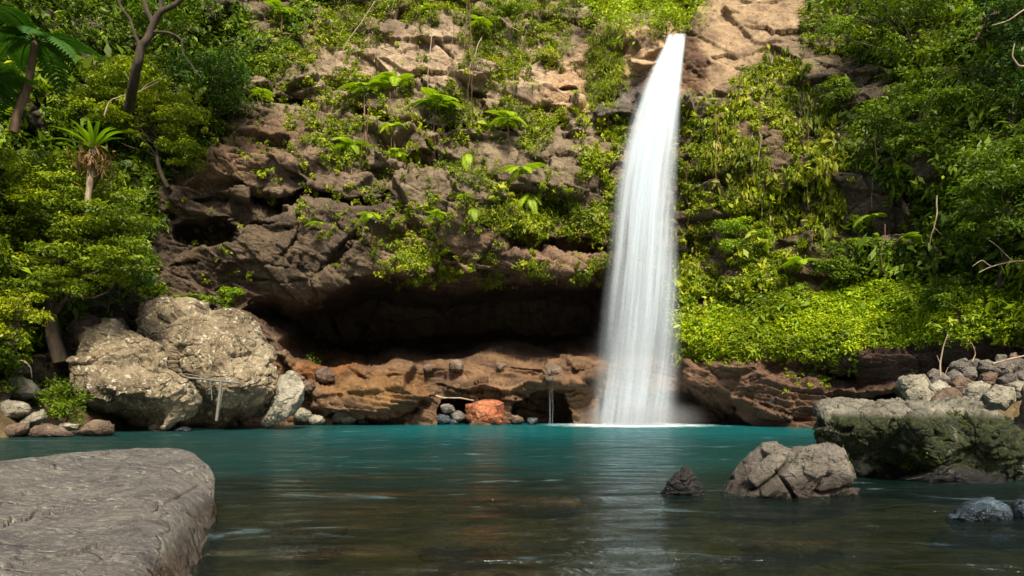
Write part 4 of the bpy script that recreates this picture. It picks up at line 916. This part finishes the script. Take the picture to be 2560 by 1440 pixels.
tree('shrub', 'green shrub clinging to the cliff beneath the grey rock band on the right', 'shrub',
     [(2040, 190), (2100, 180), (2140, 210), (2150, 270), (2090, 290), (2050, 250)], .7, 20, .45, .22, 'leaf_green', (2100, 320), seed=17, per=90, tr=.05, spread=.4, tint=(.2, 1))
tree('shrub', 'feathery green shrub low on the right slope above the ground cover', 'shrub',
     [(2050, 610), (2150, 590), (2210, 620), (2220, 690), (2100, 700), (2040, 670)], .6, 26, .42, .22, 'leaf_green', (2130, 730), seed=18, per=90, tr=.05, spread=.4, tint=(.2, 1))
tree('shrub', 'bushy green shrub at the lower right edge above the dark bank', 'shrub',
     [(2380, 600), (2560, 640), (2600, 760), (2450, 800), (2330, 760), (2320, 680)], 1, 50, .5, .2, 'leaf_green', (2450, 830), seed=19, per=110, tr=.06, spread=.6, tint=(.1, .8))
tree('shrub', 'leafy shrub on the upper cliff near the top middle', 'shrub',
     [(1180, 20), (1240, 0), (1320, 20), (1330, 90), (1260, 110), (1190, 90)], .8, 24, .5, .28, 'leaf_green', (1260, 140), seed=20, per=70, tr=.05, spread=.4, tint=(.4, 1))

# ------------------------------------------------------------------ ferns
def frond_mesh(name, seed, drop=.75, n=17):
    r = np.random.default_rng(seed); V, Q, T = [], [], []
    R_ = lambda t: np.array([t*(1-.12*t), .03*math.sin(3*t+seed), .34*t-drop*t*t])
    for k in range(n):
        t = .14+.86*(k+.5)/n; p = R_(t); tg = unit(R_(t+.02)-R_(t-.02)); Lf = .31*math.sin(math.pi*min(.97, .16+.80*t))**.8*(.9+.2*r.random())
        for sgn in (-1, 1):
            sd = np.array([0, sgn, 0]); d = unit(sd*1.0+tg*.45+np.array([0, 0, -.22])); w = tg*.028
            tip = p+d*Lf; mid = p+d*Lf*.5+np.array([0, 0, .018]); b = len(V)
            V += [p-w*.7, mid-w*1.25, tip, mid+w*1.25, p+w*.7]; Q += [(b, b+1, b+3, b+4)]; T += [(b+1, b+2, b+3)]
    ts = np.linspace(0, 1, 9); rach = np.array([R_(t) for t in ts]); tb = Tubes(); tb.add(rach, np.linspace(.016, .004, 9), 4)
    tv = np.concatenate(tb.V); tq = np.concatenate(tb.Q)+len(V); V = np.concatenate([np.array(V), tv]); Qa = np.concatenate([np.array(Q), tq])
    return mesh_np(name, V, Qa, M['leaf_fern'], T=np.array(T), tint=np.concatenate([.35+.5*r.random(len(Q)), np.full(len(tq), .1), .35+.5*r.random(len(T))]))
FR = [frond_mesh('frond', k, .55+.15*k) for k in range(4)]
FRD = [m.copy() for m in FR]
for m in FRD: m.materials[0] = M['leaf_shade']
def fern(label, px, py, size, base, n=9, seed=1, dD=1.1, name='tree_fern', cat='fern', group='tree ferns on the cliff', elev=.25, spread=(0, 360), depth=None, tr=.05, down=0.0):
    """size: frond length in metres; base: foot of the stem in the photo"""
    r = np.random.default_rng(seed); d = depth if depth else depth_at(px, py)-dD
    c = W(px, py, d); bd = depth_at(*base) if not depth else depth
    b = W(base[0], base[1], min(bd, d+1.5)); root = thing(name, label, cat, tuple(b), group)
    tb = Tubes(); tb.add(wiggle(b, c, 10, .12, seed), np.linspace(tr, tr*.7, 10), 6); link('trunk', tb.mesh('trunk', M['bark_red'], b), root)
    for k in range(n):
        o = link('frond', (FRD if size > 1.8 else FR)[k % 4], root); a = math.radians(spread[0]+(spread[1]-spread[0])*(k+.5*r.random())/n)
        o.location = Vector(c-b); e = elev+r.uniform(-.2, .2)-down
        o.rotation_euler = (r.uniform(-.25, .25), -e, a); s = size*r.uniform(.85, 1.35); o.scale = (s, s, s)
    return root
fern('tree fern crown left of the pair high on the cliff', 912, 225, 1.35, (918, 400), 9, 1)
fern('tree fern highest of the cluster in the middle of the cliff', 990, 205, 1.3, (968, 300), 9, 2)
fern('large tree fern with a yellow green heart and a long thin trunk', 1092, 262, 1.6, (1080, 430), 12, 3)
fern('tree fern with two round drooping fronds left of the bright slope', 1268, 298, 1.3, (1272, 380), 8, 4)
fern('low spreading tree fern at the left end of the fern cluster', 880, 368, 1.35, (882, 470), 9, 5)
fern('small tree fern with flat fronds below the highest fern', 982, 318, .85, (978, 430), 7, 6)
fern('small tree fern with one frond hanging straight down', 988, 382, .85, (980, 430), 6, 7, down=.3)
fern('tree fern with long fronds hanging toward the cave', 1305, 425, 1.25, (1310, 560), 9, 8)
fern('drooping fern frond cluster below the hanging tree fern', 1322, 485, 1.1, (1305, 550), 5, 9, down=.8, spread=(200, 340))
fern('single bright hanging fern frond in the middle of the cliff', 1168, 385, .95, (1172, 450), 3, 10, down=.9, spread=(240, 300))
fern('flat topped small fern above the cave mouth', 925, 538, .8, (928, 620), 7, 11, elev=.1)
fern('small feathery fern right of the flat topped one', 1088, 540, .75, (1088, 580), 7, 12)
fern('little bright fern on a bare curved stem', 1048, 442, .42, (1062, 520), 6, 13, tr=.03)
fern('small fern pair under the single hanging frond', 1160, 490, .5, (1165, 520), 5, 14)
fern('small hanging frond right above the cave fringe', 1182, 522, .7, (1180, 545), 3, 15, down=.9, spread=(240, 300))
fern('bright leafed small fern on the dark rock left of the cave fringe', 792, 558, .45, (790, 620), 6, 16, tr=.025)
fern('small fern at the base of the overhang left side', 838, 662, .35, (835, 690), 5, 17, tr=.02)
fern('bright fern with two flat fronds in the shade on the right', 2255, 595, .95, (2215, 640), 4, 18, spread=(-60, 60), elev=.3)
fern('light green fern spreading over the ground cover on the right', 2000, 655, 1.0, (2060, 690), 7, 19)
fern('green fern on the right cliff above the light spreading one', 2180, 540, .8, (2185, 580), 6, 20)
fern('small fern half way down the gap between green patches', 1440, 215+15, .5, (1440, 260), 5, 21)
fern('tall dark tree fern at the top left edge', 88, 105, 1.9, (35, 330), 11, 22, depth=26.5, tr=.17, group=None)
fern('dark tree fern fronds entering from the left edge', -25, 205, 1.85, (-40, 420), 9, 23, depth=26, tr=.15, group=None)
fern('small fern in the grass at the top middle', 1075, 20, .8, (1075, 60), 6, 24)
fern('pale fern hanging in the upper cliff under the shrub', 1200, 55, .9, (1200, 110), 7, 25)
fern('small tree fern at the upper left of the cliff', 700, 25, .9, (705, 80), 7, 26)
fern('fern on the dark ledge at the left end of the upper cliff', 655, 235, .8, (660, 260), 7, 27)

# bird's nest fern on its trunk
def nest_fern(px, py, D0):
    b = W(218, 520, D0); c = W(px, py, D0); root = thing('nest_fern', 'bird nest fern with long upright strap leaves on a pale trunk at the left', 'fern', tuple(b))
    tb = Tubes(); tb.add(wiggle(b, c, 8, .05, 2), np.linspace(.11, .14, 8), 8); link('trunk', tb.mesh('trunk', M['bark_pale'], b), root)
    r = np.random.default_rng(5)
    for k in range(22):
        a = 2*math.pi*k/22+r.uniform(-.1, .1); Lb = r.uniform(1.4, 2.2); e = r.uniform(.5, 1.25)
        t = np.linspace(0, 1, 9); rad = Lb*t*math.cos(e); z = Lb*(t*math.sin(e)-.42*t*t)
        ctr = np.stack([rad*math.cos(a), rad*math.sin(a), z], -1); sd = np.array([-math.sin(a), math.cos(a), 0]); w = .085*np.sin(np.pi*np.clip(.12+.86*t, 0, 1))[:, None]
        V = np.concatenate([ctr-sd*w+np.array([0, 0, .03]), ctr, ctr+sd*w+np.array([0, 0, .03])])+(c-b); i = np.arange(8)
        q = np.concatenate([np.stack([i, i+1, i+10, i+9], -1), np.stack([i+9, i+10, i+19, i+18], -1)])
        link('leaf', mesh_np('leaf', V, q, M['leaf_fern'], tint=np.full(16, r.uniform(0, .5))), root)
    L = Leafy(); n = 260; o = r.normal(size=(n, 3))*np.array([.33, .33, .3]); L.put(c+o+np.array([0, 0, -.45]), o, .4, r.random(n), asp=.2, droop=4, seed=3)
    link('dead_leaves', L.mesh('dead_leaves', M['leaf_dry'], b), root)
nest_fern(232, 375, 27.6)

# ------------------------------------------------------------------ bare wood: trunks, vines, sticks, driftwood, the broken railing
def limb(name, label, cat, segs, mat='bark', group=None, sides=6):
    """segs: list of ([(px,py,D)...], r0, r1)"""
    tb = Tubes(); o0 = W(*segs[0][0][0])
    for pts, r0, r1 in segs:
        w = np.array([W(*p) for p in pts]); t = np.linspace(0, 1, len(w)); tt = np.linspace(0, 1, 4*len(w))
        q = np.stack([np.interp(tt, t, w[:, k]) for k in range(3)], -1); q[1:-1] = (q[:-2]+2*q[1:-1]+q[2:])/4
        q += .04*np.stack([fbm(q*1.1+k*7, 3, 3+k) for k in range(3)], -1); tb.add(q, np.linspace(r0, r1, len(q)), sides)
    return tag(link(name, tb.mesh(name, M[mat], o0), None, tuple(o0)), label, cat, group)
for nm, sg in (('trunk', [([(322, 270, 31.5), (335, 200, 30), (345, 150, 29.5), (352, 115, 29.5), (372, 95, 29.5), (385, 60, 29.5), (402, 30, 29.5), (440, 12, 29.5), (470, -20, 29.5)], .22, .10)]),
               ('branch', [([(385, 60, 29.5), (362, 20, 29.5), (350, -60, 29.5)], .13, .08)]), ('branch', [([(402, 30, 29.5), (402, -40, 29.5), (420, -150, 29.5)], .10, .05)]),
               ('branch', [([(352, 118, 29.5), (340, 90, 29.5), (325, 45, 29.5), (300, 20, 29.5), (280, -60, 29.5)], .09, .04)]), ('branch', [([(385, 80, 29.5), (430, 82, 29.5), (455, 100, 29.5), (455, 130, 29.5), (480, 165, 29.5), (505, 195, 29.5)], .06, .02)])):
    o = limb(nm, None, None, sg, 'bark'); o.parent = TALL; o.location = o.location-TALL.location
limb('dead_branch', 'pale bare twigs poking from the bright tree at the left', 'branch', [([(262, 290, 33), (275, 250, 33), (310, 240, 33), (350, 230, 33), (395, 205, 33)], .04, .015), ([(325, 238, 33), (330, 215, 33), (310, 180, 33)], .025, .01), ([(350, 230, 33), (370, 210, 33), (410, 190, 33)], .02, .008)], 'bark_pale')
limb('dead_branch', 'curled pale branch at the upper right edge', 'branch', [([(2570, 165, 29), (2545, 165, 29), (2530, 145, 29), (2538, 110, 29)], .05, .02), ([(2580, 10, 29), (2550, 30, 29), (2520, 55, 29), (2480, 65, 29)], .04, .015)], 'bark_pale')
limb('dead_branch', 'pale bare branch reaching in at the right edge above the bank', 'branch', [([(2600, 640, 27), (2560, 650, 27), (2500, 660, 27), (2445, 682, 27)], .045, .015), ([(2480, 668, 27), (2455, 650, 27), (2430, 665, 27)], .025, .01), ([(2530, 655, 27), (2500, 620, 27), (2470, 600, 27)], .02, .01)], 'bark_pale')
limb('dead_branch', 'upright pale dead stick standing in the stone pile', 'branch', [([(2348, 945, 21.5), (2350, 905, 21.5), (2356, 870, 21.5), (2368, 835, 21.5)], .035, .012), ([(2350, 905, 21.5), (2342, 885, 21.5)], .015, .008), ([(2358, 940, 21.5), (2370, 915, 21.5)], .012, .006)], 'bark_pale')
limb('dead_branch', 'thin curved dead twig right of the upright stick', 'branch', [([(2432, 905, 22), (2440, 885, 22), (2432, 860, 22), (2425, 848, 22)], .022, .008)], 'bark_pale')
limb('dead_branch', 'long thin pale branch lying across the top of the stone pile', 'branch', [([(2480, 910, 20), (2520, 895, 20), (2560, 888, 20), (2620, 870, 20)], .03, .02)], 'bark_pale')
limb('driftwood', 'pale driftwood stick lodged over the small hollow in the shelf', 'branch', [([(1088, 990, 35.4), (1110, 996, 35.3), (1140, 994, 35.2), (1185, 1002, 35.1)], .05, .035)], 'bark_pale')
limb('driftwood', 'curved dead root arching on the dark left bank', 'branch', [([(45, 900, 27.4), (65, 905, 27.3), (78, 920, 27.2), (80, 945, 27.2)], .04, .02), ([(50, 902, 27.4), (72, 912, 27.2)], .02, .01)], 'bark_pale')
vines = [(1080, 80, 400, 'rv'), (1172, 5, 290, ''), (1176, 10, 330, ''), (1168, 0, 270, ''), (1238, 10, 120, ''), (1330, 30, 110, ''), (1283, 170, 290, 't'), (925, 250, 420, ''), (975, 230, 420, ''), (1085, 310, 430, ''), (866, 0, 60, ''), (2180, 280, 520, 't'), (2213, 560, 740, ''), (2075, 560, 700, 't'), (1905, 340, 540, 't'),
         (1925, 420, 560, ''), (1720, 400, 560, ''), (2165, 520, 600, ''), (1392, 650, 715, ''), (900, 330, 430, ''), (1205, 90, 200, ''), (1455, 480, 520, ''), (1990, 300, 470, ''), (2020, 300, 520, ''), (1790, 300, 460, ''), (840, 60, 170, ''), (760, 30, 130, ''), (1135, 60, 210, '')]
VL = ['long pale vine in front of the large tree fern with the yellow green heart', 'brown vine at the left of the long bundle on the upper middle cliff', 'longest brown vine of the bundle on the upper middle cliff', 'short brown vine at the far left of the bundle on the upper middle cliff',
      'brown vine hanging from the top edge beside the shrub on the upper middle cliff', 'brown vine hanging from the grass at the top near the notch', 'pale knotted vine over the square dark hollow left of the bright slope', 'brown vine under the fern crown at the left of the high pair', 'brown vine under the highest tree fern',
      'brown vine beside the trunk of the large tree fern', 'short vine at the top of the picture above the upper left cliff', 'long pale vine down the shaded wall right of the strap leaved ferns', 'brown vine reaching the ground cover on the right slope', 'pale curling vine above the light green spreading fern',
      'brown vine through the middle of the drooping strap leaved ferns', 'brown vine ending at the pale green shrub right of the waterfall', 'brown vine closest to the right side of the waterfall', 'short brown vine between the drooping tree and the right wall', 'single thread of root dangling over the cave mouth',
      'brown vine between the low spreading fern and the small flat one', 'short brown vine under the pale fern near the top', 'tiny brown vine in the yellow creeper left of the waterfall', 'left of two brown vines at the right side of the strap leaved ferns', 'right of two brown vines at the right side of the strap leaved ferns',
      'brown vine at the left side of the strap leaved ferns', 'brown vine beside the slanting branch on the upper left cliff', 'brown vine at the left end of the upper cliff', 'brown vine left of the bundle on the upper middle cliff']
vm = []
for k in range(4):
    tb = Tubes(); p = wiggle((0, 0, 0), (0, 0, -1), 16, .10, 11+k*3); tb.add(p, np.linspace(.009, .004, 16), 5); vm.append(tb.mesh('hanging_vine', M['bark_red' if k < 3 else 'bark_pale']))
for k, (x, y0, y1, f_) in enumerate(vines):
    d = min(depth_at(x, y0), depth_at(x, y1), depth_at(x, (y0+y1)/2))-.35; p = W(x, y0, d); Lh = (y1-y0)*d/F
    o = link('hanging_vine', vm[3 if f_ else k % 3], None, tuple(p)); o.scale = (Lh*.8 if Lh < 4 else 3, Lh*.5 if Lh < 4 else 2, Lh); o.rotation_euler = (0, 0, k*1.3)
    lab = VL[k]
    tag(o, lab, 'vine', 'vines hanging on the cliff')
limb('hanging_root', 'long pale forked root hanging in the shade on the right', 'vine', [([(2340, 490, 29.5), (2342, 530, 29.5), (2330, 580, 29.5), (2322, 612, 29.5)], .035, .015), ([(2333, 570, 29.5), (2352, 585, 29.5)], .015, .008)], 'bark_pale')
limb('leaning_branch', 'thin pale branch slanting down the upper left cliff', 'branch', [([(936, 5, 42), (905, 55, 41.8), (870, 100, 41.5), (858, 125, 41.4)], .035, .02)], 'bark_pale')
limb('leaning_branch', 'thin pale branch slanting down the upper middle cliff', 'branch', [([(1203, 95, 41.5), (1190, 130, 41.3), (1175, 165, 41.2), (1170, 200, 41)], .035, .02), ([(1245, 40, 42), (1275, 65, 41.8), (1300, 80, 41.6)], .025, .015)], 'bark_pale')

# broken pole railing against the boulders
rl = thing('railing', 'broken grey wooden pole railing leaning on the two big left boulders', 'railing', tuple(W(542, 1052, 28.2)))
t = NT('weathered_wood'); n_ = t.noise(t.pos((6, 6, 1)), 8, 4); M['wood'] = t.done(t.principled(t.ramp(n_, [(.3, (.06, .055, .045)), (.7, (.17, .16, .135))]), .7))
bb = np.array(rl.location)
for nm, a, b2, r_ in (('rail', (468, 944, 28.3), (600, 958, 28.8), .045), ('rail', (462, 934, 28.4), (575, 956, 28.9), .022), ('post', (553, 952, 28.5), (541, 1052, 28.2), .06), ('post', (556, 975, 28.55), (545, 1040, 28.3), .035), ('brace', (526, 948, 28.5), (530, 1000, 28.4), .018)):
    tb = Tubes(); tb.add(np.linspace(W(*a), W(*b2), 6), r_, 8); link(nm, tb.mesh(nm, M['wood'], bb), rl)

# trickle of water over the larger hollow
tk_ = Tubes()
for k in range(3):
    tb0 = W(1374+4*k, 972, 35.2); tk_.add(wiggle(tb0, W(1372+5*k, 1062, 34.9), 10, .06, k), np.linspace(.005, .009, 10), 5)
t = NT('thin_water'); g = t.n('ShaderNodeBsdfTransparent'); d_ = t.n('ShaderNodeBsdfDiffuse'); d_.inputs[0].default_value = (.6, .65, .7, 1); mx = t.n('ShaderNodeMixShader', i_0=.16); t.l(g.outputs[0], mx.inputs[1]); t.l(d_.outputs[0], mx.inputs[2]); M['thin'] = t.done(mx.outputs[0])
o0 = W(1380, 1062, 35); tag(link('trickle', tk_.mesh('trickle', M['thin'], o0), None, tuple(o0)), 'thin trickle of water dripping over the larger hollow in the shelf', 'waterfall')
